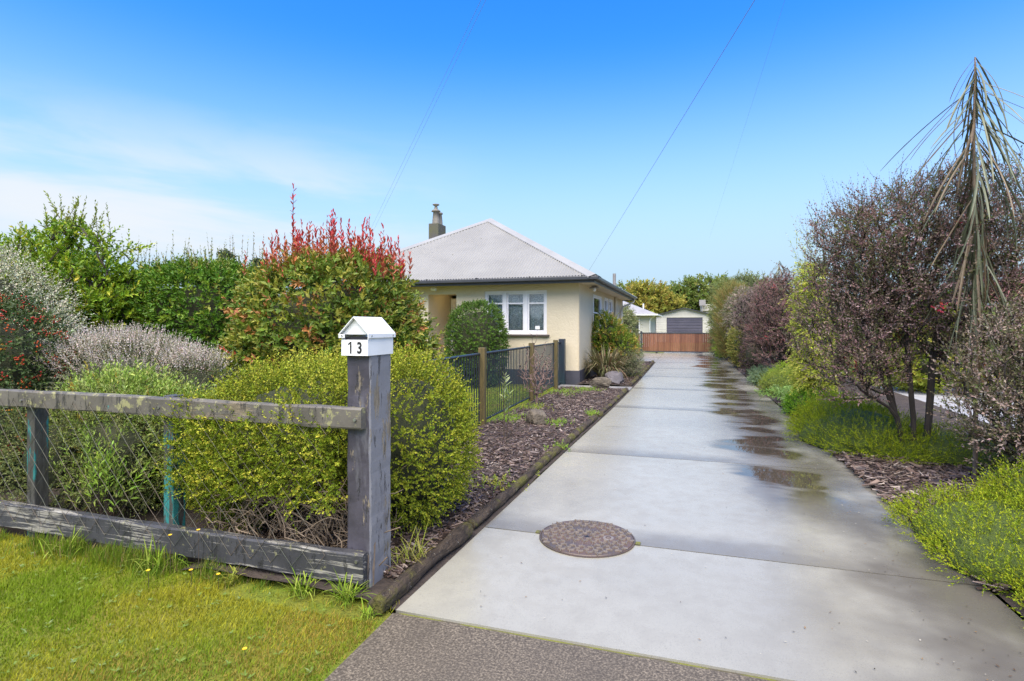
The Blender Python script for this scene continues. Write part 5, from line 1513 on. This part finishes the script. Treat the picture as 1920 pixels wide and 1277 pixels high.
def purple(label, loc, blobs, seed, pal, n=1100, red=14, trunks=None):
    def ex(g, sg, rng, T, D, t_):
        red_bits(rng, g, sg, T, D, red, 0.1)
    tree('purple_tea_tree', label, 'shrub', loc, trunks or [[(0, 0, 0), (0.04, 0, 0.5), (-0.05, 0, 1.0)], [(0.08, 0.05, 0), (0.16, 0.05, 0.55), (0.2, 0, 1.1)]], blobs, int(n * 0.75), per=3, k=12, ln=0.24, L=0.046, W=0.018,
         pal=pal, mat='leaf_dry', seed=seed, r0=0.004, bark='darkbark', up=0.35, jit=0.5, ang=48, extra=ex, inner=0.4, group='purple shrubs right of the drive')
purple('purple-brown tea tree with crimson flowers on slim bare stems', (2.28, 15.2, 0), [(-0.05, 0, 1.75, 0.72, 0.95, 1.0, 2.3), (-0.2, -0.1, 1.1, 0.62, 0.8, 0.6, 2.3)], 141, [((0.22, 0.135, 0.125), 4), ((0.29, 0.17, 0.165), 3), ((0.14, 0.115, 0.085), 3)], 1300)
purple('grey-purple tea tree with pinker sparse flowers behind the crimson-flecked one', (2.15, 18.9, 0), [(0, 0, 1.7, 0.72, 0.9, 0.98, 2.3)], 143, [((0.27, 0.20, 0.19), 4), ((0.22, 0.16, 0.15), 3), ((0.17, 0.15, 0.11), 2)], 900, 10)
shrub('dark_purple_bush', 'low very dark purple bush at the drive edge', 'shrub', (1.86, 17.4, 0), [(0, 0, 0.6, 0.34, 0.5, 0.58, 2.2)], 700, k=12, ln=0.16, L=0.03, W=0.012, pal=[((0.10, 0.065, 0.07), 3), ((0.15, 0.10, 0.105), 2), ((0.06, 0.05, 0.045), 2)], mat='leaf_dry', seed=145, amp=0.2, up=0.4, jit=0.5, core=0.75)
shrub('yellow_leaf_shrub', 'yellow-green broad-leaved shrub low between the purple and olive shrubs', 'shrub', (1.78, 20.4, 0), [(0, 0, 0.75, 0.36, 0.6, 0.66, 2.2)], 600, k=9, ln=0.18, L=0.07, W=0.03, pal=[((0.30, 0.30, 0.08), 3), ((0.36, 0.33, 0.10), 2), ((0.18, 0.22, 0.05), 2)], seed=147, amp=0.25, up=0.4, jit=0.5, core=0.72)
shrub('blossom_shrub', 'shrub with whitish pink frosted top and dark green sides', 'shrub', (1.98, 22.3, 0), [(0, 0, 1.9, 0.58, 0.8, 0.95, 2.2)], 900, k=10, ln=0.24, L=0.06, W=0.022, pal=[((0.40, 0.32, 0.27), 3), ((0.30, 0.25, 0.19), 2), ((0.15, 0.17, 0.08), 3)], mat='leaf_dry', seed=149, amp=0.25, up=0.2, jit=0.5, droop=0.3, core=0.75)
shrub('rush_column', 'tall olive-brown rushy column between the blossom shrub and the gate', 'shrub', (1.92, 25.2, 0), [(-0.05, 0, 1.4, 0.45, 0.8, 1.4, 3.0)], 1300, k=8, ln=0.5, L=0.22, W=0.02, pal=[((0.25, 0.22, 0.07), 3), ((0.20, 0.21, 0.07), 3), ((0.31, 0.24, 0.09), 2)], mat='leaf_dry', seed=151, amp=0.2, up=1.3, jit=0.25, ang=25, core=0.78)
shrub('feathery_column', 'tall soft green feathery column right by the gate end', 'shrub', (1.78, 28.3, 0), [(0, 0, 1.7, 0.55, 0.9, 1.75, 2.6)], 1300, k=10, ln=0.4, L=0.12, W=0.025, pal=[((0.22, 0.26, 0.09), 3), ((0.27, 0.29, 0.13), 2), ((0.15, 0.19, 0.05), 2)], seed=153, amp=0.25, up=0.3, jit=0.5, droop=0.2, core=0.75)
shrub('bright_gate_bush', 'small bright green leafy bush at the foot of the feathery column', 'shrub', (1.50, 26.9, 0), [(0, 0, 0.55, 0.2, 0.5, 0.55, 2.2)], 350, k=8, ln=0.16, L=0.08, W=0.03, pal=[((0.20, 0.33, 0.03), 3), ((0.27, 0.37, 0.05), 2)], seed=155, up=0.4, jit=0.5, core=0.75)
tree('olive_tree', 'slim grey-green treetop above the blossom shrub', 'tree', (2.5, 27.0, 0), [[(0, 0, 0), (0, 0, 1.2), (0.05, 0, 2.4)]], [(0, 0, 3.0, 0.62, 0.6, 0.75)], 160, per=3, k=9, ln=0.3, L=0.12, W=0.03, pal=[((0.20, 0.23, 0.11), 3), ((0.14, 0.17, 0.07), 2)], seed=157, r0=0.006, bark='darkbark', up=0.3, jit=0.5)

# ground covers and small plants on the right
LIME = [((0.25, 0.325, 0.013), 4), ((0.35, 0.405, 0.02), 3), ((0.13, 0.19, 0.008), 3)]
def cover(label, loc, blobs, n, seed, pal, ln=0.12, L=0.019, W=0.0072, k=11, name='ground_cover', cat='ground cover plant', droop=0.1, up=0.35, **kw):
    return shrub(name, label, cat, loc, blobs, n, k=k, ln=ln, L=L, W=W, pal=pal, seed=seed, up=up, jit=0.55, ang=42, depth=0.08, core=1.0, coremat='mat_green', group='low plants right of the drive', droop=droop, amp=kw.pop('amp', 0.2), freq=2.6, stem=0.001, **kw)
cover('wide lime-green feathery ground cover under the manuka trunks', (2.10, 7.85, 0), [(-0.05, -0.1, 0.02, 0.74, 1.2, 0.40, 2.2), (0.5, -0.7, 0.02, 0.8, 0.6, 0.30, 2.2), (-0.1, 0.6, 0.05, 0.6, 0.6, 0.40, 2.2)], 9500, 161, LIME, tip=(0.36, 0.41, 0.025), tipamt=0.4)
cover('large lime-green feathery ground cover spilling onto the front of the drive', (2.25, 4.0, 0), [(-0.1, 0.15, 0.02, 0.78, 1.0, 0.26, 2.2), (0.2, -0.6, 0.02, 0.86, 0.95, 0.26, 2.2), (0.5, 0.6, 0.1, 0.7, 0.75, 0.34, 2.2)], 12000, 163, LIME, tip=(0.36, 0.41, 0.025), tipamt=0.4)
cover('darker green conifer sprays above the front ground cover', (3.05, 4.55, 0), [(0, 0, 0.45, 0.55, 0.6, 0.45, 2.2)], 1000, 165, [((0.14, 0.22, 0.02), 3), ((0.22, 0.29, 0.03), 2)], ln=0.26, L=0.02, W=0.007, k=18, name='conifer_shrub', cat='shrub')
cover('dense bright green dome plant by the small mulch patch', (2.02, 10.0, 0), [(0, 0, 0.12, 0.45, 0.42, 0.27, 2.2)], 1500, 167, [((0.14, 0.30, 0.02), 3), ((0.20, 0.36, 0.03), 2), ((0.08, 0.19, 0.015), 2)], L=0.026, W=0.012, k=10, name='dome_plant', cat='plant')
cover('mid-green soft mound left of the pale fern', (1.98, 12.9, 0), [(0, 0, 0.12, 0.42, 0.75, 0.33, 2.2)], 1500, 169, [((0.20, 0.26, 0.04), 3), ((0.26, 0.31, 0.06), 2)], L=0.03, W=0.010, k=9, name='mound_plant', cat='plant')
cover('blue-green low mound beyond the mid-green mound', (1.86, 15.0, 0), [(0, 0, 0.1, 0.34, 0.8, 0.3, 2.2)], 900, 171, [((0.17, 0.25, 0.14), 3), ((0.23, 0.31, 0.18), 2)], L=0.04, W=0.015, k=8, name='mound_plant', cat='plant')
cover('yellowish green mound under the purple stems', (2.35, 14.2, 0), [(0, 0, 0.15, 0.5, 0.6, 0.38, 2.2)], 900, 173, [((0.22, 0.33, 0.03), 3), ((0.28, 0.37, 0.05), 2)], L=0.04, W=0.015, k=8, name='mound_plant', cat='plant')
fe = thing('fern', 'pale green fern with spreading divided fronds beside the drive', 'plant', (1.83, 11.5, 0)); fe['group'] = 'low plants right of the drive'
rng = np.random.default_rng(17); g = Geo(); sg = Geo(); n = 34
an = rng.uniform(0, 6.283, n); Q = np.tile(V3(1.83, 11.5, 0.05), (n, 1)) + rng.normal(size=(n, 3)) * V3(0.16, 0.25, 0.02)
sprigs(g, rng, Q, np.stack([np.cos(an), np.sin(an), np.full(n, 0.7)], 1), 0.5, 34, 0.075, 0.022, [((0.24, 0.38, 0.10), 3), ((0.30, 0.42, 0.14), 2)], up=0.2, jit=0.15, droop=0.35, ang=72, stem=0.002, stemg=sg, opp=True)
g.v[-1][:, 2] = np.maximum(g.v[-1][:, 2], 0.02)
part('fronds', g, M['leaf'], fe, colors=True, stuff=True); part('stems', sg, M['twig'], fe)
ly = thing('lily_clump', 'small clump of yellow-green strap leaves beside the bright dome plant', 'plant', (1.98, 9.3, 0)); ly['group'] = 'low plants right of the drive'
g = Geo(); n = 22; an = rng.uniform(0, 6.283, n)
ribbons(g, np.tile(V3(1.98, 9.3, 0.02), (n, 1)), np.stack([np.cos(an), np.sin(an), rng.uniform(0.6, 1.6, n)], 1), rng.uniform(0.25, 0.4, n), 0.02, rng.uniform(0.5, 0.9, n), [((0.36, 0.36, 0.06), 2), ((0.22, 0.32, 0.10), 2)], rng)
part('strap_leaves', g, M['leaf'], ly, colors=True, stuff=True)

# shrubs of the next property, behind the manuka
for i, (x, y, rx, rz, lab, pal) in enumerate([
        (5.2, 14.6, 0.9, 0.85, 'yellow-green shrub across the neighbouring drive behind the manuka', [((0.22, 0.27, 0.03), 3), ((0.34, 0.33, 0.05), 2)]),
        (8.4, 15.2, 1.5, 1.0, 'dark green rounded shrub below the red tiled roof', [((0.07, 0.12, 0.025), 3), ((0.11, 0.16, 0.03), 2)]),
        (10.8, 17.5, 1.6, 1.2, 'mid-green shrub at the corner of the red tiled house', [((0.11, 0.17, 0.03), 3), ((0.16, 0.21, 0.04), 2)]),
        (6.6, 19.5, 1.5, 1.3, 'tall green shrub at the far end of the neighbouring drive', [((0.10, 0.15, 0.03), 3), ((0.16, 0.20, 0.04), 2)]),
        (4.4, 22.5, 1.4, 1.35, 'bushy green shrub behind the grey-purple tea tree', [((0.12, 0.17, 0.04), 3), ((0.18, 0.22, 0.06), 2)])]):
    shrub('garden_shrub', lab, 'shrub', (x, y, 0), [(0, 0, rz, rx, rx * 0.8, rz * 1.05, 2.3)], 800, k=7, ln=0.25, L=0.11, W=0.052, pal=pal, seed=181 + i, amp=0.25, up=0.3, jit=0.55, core=0.8, group='shrubs of the next property')

# ================================================================ FAR TREES
def far_tree(name, label, loc, h, blobs, pal, seed, n=420, L=0.34, ln=0.9):
    tree(name, label, 'tree', loc, [[(0, 0, 0), (0.05, 0, h * 0.25), (0, 0, h * 0.45)]], blobs, n, per=3, k=9, ln=ln, L=L, W=L * 0.5, pal=pal, seed=seed, r0=0.02, bark='darkbark', up=0.2, jit=0.55, ang=55, stem=0.012, group='trees beyond the garage', inner=0.4)
far_tree('autumn_tree', 'yellowing rounded tree above the cottage roof', (-4.0, 58, 0), 5.5, [(0, 0, 3.6, 2.6, 2.4, 2.0), (1.9, 0, 3.2, 1.6, 1.6, 1.4)], [((0.34, 0.31, 0.06), 3), ((0.25, 0.27, 0.05), 3), ((0.40, 0.30, 0.07), 1)], 201)
far_tree('broad_green_tree', 'broad green tree above the garage roof', (1.6, 70, 0), 8, [(0, 0, 5.0, 4.0, 3, 2.3), (-2.8, 0, 4.2, 2.6, 2.4, 2.0), (2.9, 0, 4.6, 2.6, 2.4, 2.0)], [((0.14, 0.20, 0.04), 4), ((0.20, 0.25, 0.06), 3), ((0.26, 0.27, 0.07), 1)], 203, 700)
far_tree('leafy_tree', 'green tree between the cottage and the broad tree', (-6.5, 72, 0), 7, [(0, 0, 4.4, 3.4, 3, 2.3)], [((0.16, 0.21, 0.05), 4), ((0.22, 0.25, 0.06), 3)], 205, 420)
far_tree('grey_green_tree', 'grey-green tree behind the gate end shrubs', (6.6, 60, 0), 6, [(0, 0, 3.9, 2.6, 2.4, 2.3)], [((0.17, 0.21, 0.08), 4), ((0.23, 0.26, 0.11), 3)], 207, 420)
rng = np.random.default_rng(23)
for lab, x, y, h in (('taller dark conifer far away above the dark hedge', -56.5, 56.0, 11.2), ('shorter dark conifer beside the taller far conifer', -52.4, 57.5, 10.2), ('far conifer half hidden by the dark hedge', -60.5, 56.5, 9.4)):
    t_ = thing('conifer_tree', lab, 'tree', (x, y, 0), 'far conifers')
    g = Geo(); sg = Geo(); sg.tube([(x, y, -0.1), (x, y, h * 0.5), (x, y, h)], [0.25, 0.15, 0.03], 7)
    n = 420; z = rng.uniform(0.12, 0.98, n) * h; an = rng.uniform(0, 6.283, n); rr_ = (h - z) * 0.26 * rng.uniform(0.4, 1, n)
    Q = np.stack([x + rr_ * 0.3 * np.cos(an), y + rr_ * 0.3 * np.sin(an), z], 1)
    sprigs(g, rng, Q, np.stack([np.cos(an), np.sin(an), np.full(n, 0.05)], 1), 1.0, 9, 0.5, 0.16, [((0.055, 0.08, 0.05), 3), ((0.08, 0.11, 0.06), 2)], up=0, jit=0.15, droop=0.2)
    part('trunk', sg, M['darkbark'], t_); part('crown', g, M['leaf_dry'], t_, colors=True, stuff=True)
# one mass of trees along the horizon
g = Geo(); n = 2000
az = rng.uniform(-1.9, 1.9, n); dist = rng.uniform(105, 150, n); x = dist * np.sin(az); y = dist * np.cos(az)
hh = 3.0 + 4.5 * fbm(np.stack([az * 14, az * 3, np.zeros(n)], 1), 5)
Q = np.stack([x, y, rng.uniform(0, 1, n) ** 0.7 * hh], 1)
sprigs(g, rng, Q, unit(rng.normal(size=(n, 3)) + V3(0, 0, 0.6)), 2.2, 9, 1.9, 1.0, [((0.08, 0.115, 0.04), 3), ((0.12, 0.15, 0.05), 2)], jit=0.5)
stuff('far_woodland', g, M['leaf'], 'low line of distant trees along the horizon', 'woodland')

# ================================================================ MULCH, GRASS, WEEDS
def chips(g, rng, n, xf, yf, zf, lmin, lmax, pal):
    y = yf(n); x = xf(y, n); z = zf(x, y)
    L_ = rng.uniform(lmin, lmax, n) * rng.uniform(0.5, 1.2, n); W_ = L_ * rng.uniform(0.14, 0.34, n); T_ = rng.uniform(0.003, 0.009, n)
    yaw = rng.uniform(0, 6.283, n); pit = rng.normal(0, 0.22, n); rol = rng.normal(0, 0.4, n)
    d_ = np.stack([np.cos(yaw) * np.cos(pit), np.sin(yaw) * np.cos(pit), np.sin(pit)], 1)
    s_ = unit(np.cross(d_, V3(0, 0, 1))); u_ = np.cross(s_, d_)
    s2 = s_ * np.cos(rol)[:, None] + u_ * np.sin(rol)[:, None]; u2 = np.cross(s2, d_)
    c = np.stack([x, y, z + rng.uniform(0.0, 0.022, n)], 1)
    dl, sw_, ut = d_ * L_[:, None] / 2, s2 * W_[:, None] / 2, u2 * T_[:, None]
    tp = rng.uniform(0.3, 1, (n, 1)); tq = rng.uniform(0.3, 1, (n, 1))
    v = np.stack([c - dl - sw_ * tp, c + dl - sw_ * tq, c + dl + sw_ * tq, c - dl + sw_ * tp, c - dl - sw_ * tp + ut, c + dl - sw_ * tq + ut, c + dl + sw_ * tq + ut, c - dl + sw_ * tp + ut], 1)
    F = np.array([(4, 5, 6, 7), (0, 1, 5, 4), (2, 3, 7, 6)])
    col = pick(rng, pal, n) * rng.uniform(0.6, 1.35, (n, 1))
    g.add(v.reshape(-1, 3), ((np.arange(n) * 8)[:, None, None] + F[None]).reshape(-1, 4), np.repeat(col, 3, 0))
BARK = [((0.105, 0.070, 0.055), 4), ((0.16, 0.115, 0.092), 3), ((0.052, 0.034, 0.028), 5), ((0.235, 0.185, 0.155), 1.4), ((0.33, 0.275, 0.235), 0.4)]
rng = np.random.default_rng(31)
lev = np.vectorize(le)
g = Geo()
chips(g, rng, 14500, lambda y, n: -2.75 + (lev(y) - 0.13 + 2.75) * rng.uniform(0, 1, n), lambda n: 2.75 + 9.75 * rng.uniform(0, 1, n) ** 1.35, lambda x, y: 0.03 + 0 * x, 0.025, 0.085, BARK)
chips(g, rng, 3000, lambda y, n: -2.55 + (lev(y) - 0.13 + 2.55) * rng.uniform(0, 1, n), lambda n: 13.3 + 9 * rng.uniform(0, 1, n), lambda x, y: 0.03 + 0 * x, 0.05, 0.12, BARK)
stuff('bark_mulch', g, M['mulch'], 'wet brown bark chips covering the left bed', 'mulch')
g = Geo()
chips(g, rng, 7000, lambda y, n: RE - 0.03 + 1.4 * rng.uniform(0, 1, n), lambda n: 3.6 + 4.6 * rng.uniform(0, 1, n), lambda x, y: 0.015 + 0.03 * np.clip((x - RE) * 5, 0, 1), 0.03, 0.13, BARK)
chips(g, rng, 3000, lambda y, n: RE - 0.02 + 1.0 * rng.uniform(0, 1, n), lambda n: 8.4 + 18 * rng.uniform(0, 1, n) ** 1.6, lambda x, y: 0.02 + 0 * x, 0.04, 0.12, BARK)
stuff('shredded_mulch', g, M['mulch'], 'shredded bark and twigs on the right bed', 'mulch')

def blades(g, rng, x, y, h, w, pal, lean=0.5, z0=-0.012, simple=False):
    n = len(x); an = rng.uniform(0, 6.283, n); l_ = np.abs(rng.normal(0, lean, n))
    d_ = np.stack([np.cos(an) * l_, np.sin(an) * l_, np.ones(n)], 1); d_ = unit(d_)
    s_ = np.stack([-np.sin(an + 0.6), np.cos(an + 0.6), np.zeros(n)], 1)
    P = np.stack([x, y, np.full(n, z0)], 1); h = np.broadcast_to(h, (n,))[:, None]; w = np.broadcast_to(w, (n,))[:, None]
    if simple:
        v = np.stack([P - s_ * w / 2, P + s_ * w / 2, P + d_ * h], 1)
        g.add(v.reshape(-1, 3), np.arange(n * 3).reshape(-1, 3), pal)
        return
    m_ = P + d_ * h * 0.55
    tip = P + d_ * h * 0.95 + np.stack([np.cos(an), np.sin(an), np.zeros(n)], 1) * h * 0.25 * l_[:, None]
    v = np.stack([P - s_ * w / 2, P + s_ * w / 2, m_ + s_ * w * 0.4, tip, m_ - s_ * w * 0.4], 1)
    F = np.array([(0, 1, 2), (0, 2, 4), (4, 2, 3)])
    g.add(v.reshape(-1, 3), ((np.arange(n) * 5)[:, None, None] + F[None]).reshape(-1, 3), np.repeat(pal, 3, 0))
def lawn_cols(rng, x, y, seed):
    n = len(x); P = np.stack([x, y, np.zeros(n)], 1)
    a = fbm(P * 2.3, seed, 3); b = fbm(P * 0.9 + 9, seed + 1, 2)
    gr = np.array((0.165, 0.245, 0.014)); ye = np.array((0.31, 0.30, 0.025)); br = np.array((0.34, 0.215, 0.06))
    w = np.clip((a - 0.38) * 3.6 + rng.normal(0, 0.22, n), 0, 1)[:, None]
    c = gr * (1 - w) + ye * w
    w2 = (np.clip((b - 0.52) * 5, 0, 1) * rng.uniform(0, 1, n) > 0.45)[:, None] * 0.65
    c = c * (1 - w2) + br * w2
    return c * rng.uniform(0.7, 1.3, (n, 1))
g = Geo(); n = 165000
y = 0.55 + (2.60 - 0.55) * rng.uniform(0, 1, n); x = -1.36 - 5.4 * rng.uniform(0, 1, n) ** 1.15
keep = ~((y > 2.36) & (x > -2.45) & (rng.uniform(0, 1, n) < 0.85)) & (np.abs(x + y * 0 ) > 0.3 * y)
edge = -1.42 - 0.03 * fbm(np.stack([y * 6, y * 0, y * 0], 1), 8)
keep &= x < edge
x, y = x[keep], y[keep]
h = rng.uniform(0.012, 0.034, len(x)) * (1 + 0.9 * np.clip((fbm(np.stack([x * 2, y * 2, x * 0], 1), 12) - 0.5) * 4, 0, 1))
blades(g, rng, x, y, h, rng.uniform(0.003, 0.006, len(x)), lawn_cols(rng, x, y, 3), 0.9, simple=True)
# rosettes of clover and flat weeds
n = 420; cx = -1.5 - 4.2 * rng.uniform(0, 1, n); cy = rng.uniform(0.9, 2.5, n)
Q = np.repeat(np.stack([cx, cy, np.full(n, 0.004)], 1), 6, 0); an = rng.uniform(0, 6.283, n * 6)
v, f, c = leaves(Q, np.stack([np.cos(an), np.sin(an), np.full(n * 6, 0.35)], 1), np.tile(V3(0, 0, 1), (n * 6, 1)), rng.uniform(0.010, 0.032, n * 6), rng.uniform(0.004, 0.010, n * 6),
                 pick(rng, [((0.17, 0.25, 0.05), 3), ((0.22, 0.28, 0.11), 1)], n * 6) * rng.uniform(0.8, 1.2, (n * 6, 1)))
g.add(v, f, c)
# long grass left along the foot of the bottom board
n = 7000; x = -8.0 + 5.75 * rng.uniform(0, 1, n) ** 0.8; y = 2.545 - np.abs(rng.normal(0, 0.07, n))
cl = fbm(np.stack([x * 3.2, y, x * 0], 1), 15, 2); ok = cl > 0.40; x, y, cl = x[ok], y[ok], cl[ok]
blades(g, rng, x, y, rng.uniform(0.04, 0.11, len(x)) * (0.3 + 1.2 * np.clip((cl - 0.4) * 4, 0, 1)), rng.uniform(0.0025, 0.005, len(x)), pick(rng, [((0.12, 0.20, 0.02), 4), ((0.20, 0.24, 0.03), 2), ((0.28, 0.22, 0.09), 1)], len(x)) * rng.uniform(0.7, 1.3, (len(x), 1)), 0.45)
stuff('verge_grass', g, M['grass'], 'short patchy grass of the verge before the fence', 'grass')
g = Geo(); n = 32000
x = -2.95 - 3.6 * rng.uniform(0, 1, n); y = rng.uniform(6.2, 12.6, n)
blades(g, rng, x, y, rng.uniform(0.02, 0.05, n), rng.uniform(0.006, 0.011, n), np.tile((0.30, 0.40, 0.04), (n, 1)) * rng.uniform(0.75, 1.25, (n, 1)), 0.5, simple=True)
stuff('yard_grass', g, M['grass'], 'bright lawn grass behind the picket fence', 'grass')

# grass tufts at the post foot
def tuft(label, loc, n, h, seed, pal, wide=0.02):
    rg = np.random.default_rng(seed); g = Geo(); an = rg.uniform(0, 6.283, n)
    P = np.stack([loc[0] + rg.normal(0, wide, n), loc[1] + rg.normal(0, wide, n), np.full(n, loc[2])], 1)
    ribbons(g, P, np.stack([np.cos(an), np.sin(an), rg.uniform(0.7, 2.6, n)], 1), rg.uniform(0.5, 1.1, n) * h, 0.006, rg.uniform(0.15, 0.7, n), pal, rg, 5)
    t_ = thing('grass_tuft', label, 'grass tuft', loc, 'grass tufts along the old fence')
    part('blades', g, M['grass'], t_, colors=True, stuff=True); return t_
GT = [((0.22, 0.32, 0.03), 3), ((0.30, 0.36, 0.06), 2), ((0.14, 0.23, 0.02), 2)]
tuft('bright grass tuft at the foot of the charcoal post', (-1.70, 2.50, 0.0), 75, 0.26, 1, GT, 0.035)
tuft('spreading grass tuft below the end of the bottom board', (-1.98, 2.49, 0.0), 60, 0.24, 2, GT, 0.03)
tuft('small yellowish grass tuft under the flaking bottom board', (-2.45, 2.48, 0.0), 36, 0.17, 3, [((0.34, 0.34, 0.06), 2), ((0.26, 0.30, 0.05), 2)])
tuft('thin dry grass tuft between the hedge and the edging log', (-1.60, 2.95, 0.03), 60, 0.30, 4, [((0.34, 0.30, 0.09), 2), ((0.26, 0.30, 0.05), 3)], 0.06)
tuft('wispy tuft at the end of the first edging log', (-1.50, 2.38, 0.0), 26, 0.13, 5, GT, 0.02)
tuft('tall thin grass tuft before the teal fence post', (-3.0, 2.50, 0.0), 44, 0.30, 6, GT, 0.05)
tuft('dense green tuft against the peeling stretch of bottom board', (-3.75, 2.49, 0.0), 60, 0.24, 7, GT, 0.06)
# low green weeds in the bark bed and along the log joints
def weed(label, loc, r, n, seed, pal):
    rg = np.random.default_rng(seed); g = Geo()
    P = np.stack([loc[0] + rg.normal(0, r, n), loc[1] + rg.normal(0, r * 1.3, n), np.full(n, loc[2])], 1)
    sprigs(g, rg, P, np.tile(V3(0, 0, 1), (n, 1)), 0.07, 9, 0.026, 0.012, pal, jit=0.5, up=0.2, ang=60)
    t_ = thing('weed_patch', label, 'weed', loc, 'weeds in the left bed'); part('foliage', g, M['leaf'], t_, colors=True, stuff=True)
WP = [((0.20, 0.33, 0.04), 3), ((0.28, 0.37, 0.07), 2)]
weed('green weeds beside the brown rock', (-1.78, 7.75, 0.03), 0.10, 60, 1, WP)
weed('weeds growing at the foot of the second picket fence post', (-2.55, 7.9, 0.03), 0.14, 110, 2, WP)
weed('weeds in the gap between two logs near the sapling', (-1.42, 6.2, 0.03), 0.05, 30, 3, WP)
weed('green patch in front of the flat-topped rock', (-2.1, 11.9, 0.03), 0.16, 90, 4, WP)
weed('weeds below the bare twiggy bush', (-2.5, 9.1, 0.03), 0.16, 90, 5, [((0.32, 0.35, 0.06), 2), ((0.22, 0.31, 0.05), 2)])
weed('lush weeds below the picket fence end', (-2.5, 11.3, 0.03), 0.18, 110, 6, WP)
weed('weeds on the log edge beyond the rock', (-1.40, 8.6, 0.05), 0.06, 40, 7, WP)
weed('weeds by the mossy joint of the far log', (-1.36, 15.6, 0.05), 0.07, 40, 8, [((0.34, 0.36, 0.06), 2)])
weed('thin weeds between hedge and log', (-1.62, 4.6, 0.04), 0.12, 40, 9, [((0.34, 0.36, 0.06), 2), ((0.22, 0.31, 0.05), 1)])
# yellow flowers in the verge
for i, (lab, x, y, h) in enumerate((('yellow flower leaning over the bottom board by the teal post', -2.72, 2.50, 0.26), ('yellow flower left of the leaning one by the teal post', -2.90, 2.47, 0.22), ('yellow flower before the flaking board, taller', -2.62, 2.36, 0.10),
                                    ('yellow flower low in the grass before the board', -2.86, 2.30, 0.09), ('yellow flower in the grass near the crossing', -1.86, 1.95, 0.03), ('yellow bud on the small tuft under the board', -2.47, 2.40, 0.08))):
    t_ = thing('yellow_flower', lab, 'flower', (x, y, -0.01), 'yellow flowers in the verge')
    part('stem', Geo().tube([(x, y, -0.01), (x + 0.006, y - 0.004, h * 0.6), (x + 0.01, y - 0.01, h)], 0.0014, 5), M['twig'], t_)
    g = Geo(); an = np.arange(14) * 6.283 / 14; cpt = np.tile(V3(x + 0.01, y - 0.01, h), (14, 1))
    v, f, c = leaves(cpt, np.stack([np.cos(an), np.sin(an) - 0.3, np.full(14, 0.5)], 1), np.tile(V3(0, -0.5, 1), (14, 1)), np.full(14, 0.013), np.full(14, 0.006), np.tile((0.8, 0.5, 0.01), (14, 1)))
    g.add(v, f, c); part('petals', g, M['yellow'], t_)

# leaf litter and grit blown onto the drive
rng = np.random.default_rng(77); g = Geo(); n = 420
y = 2.6 + 18 * rng.uniform(0, 1, n) ** 1.8; x = np.where(rng.uniform(0, 1, n) < 0.65, RE - 0.02 - np.abs(rng.normal(0, 0.35, n)), rng.uniform(-1.3, 1.4, n))
Q = np.stack([x, y, np.full(n, 0.004)], 1); an = rng.uniform(0, 6.283, n)
v, f, c = leaves(Q, np.stack([np.cos(an), np.sin(an), rng.uniform(0, 0.25, n)], 1), np.tile(V3(0, 0, 1), (n, 1)), rng.uniform(0.006, 0.022, n), rng.uniform(0.003, 0.008, n), pick(rng, [((0.10, 0.06, 0.035), 4), ((0.26, 0.15, 0.06), 2), ((0.48, 0.44, 0.36), 1.5), ((0.03, 0.025, 0.02), 2)], n))
g.add(v, f, c)
stuff('leaf_litter', g, M['leaf_dry'], 'scattered dead leaves and bits lying on the wet drive', 'leaf litter')
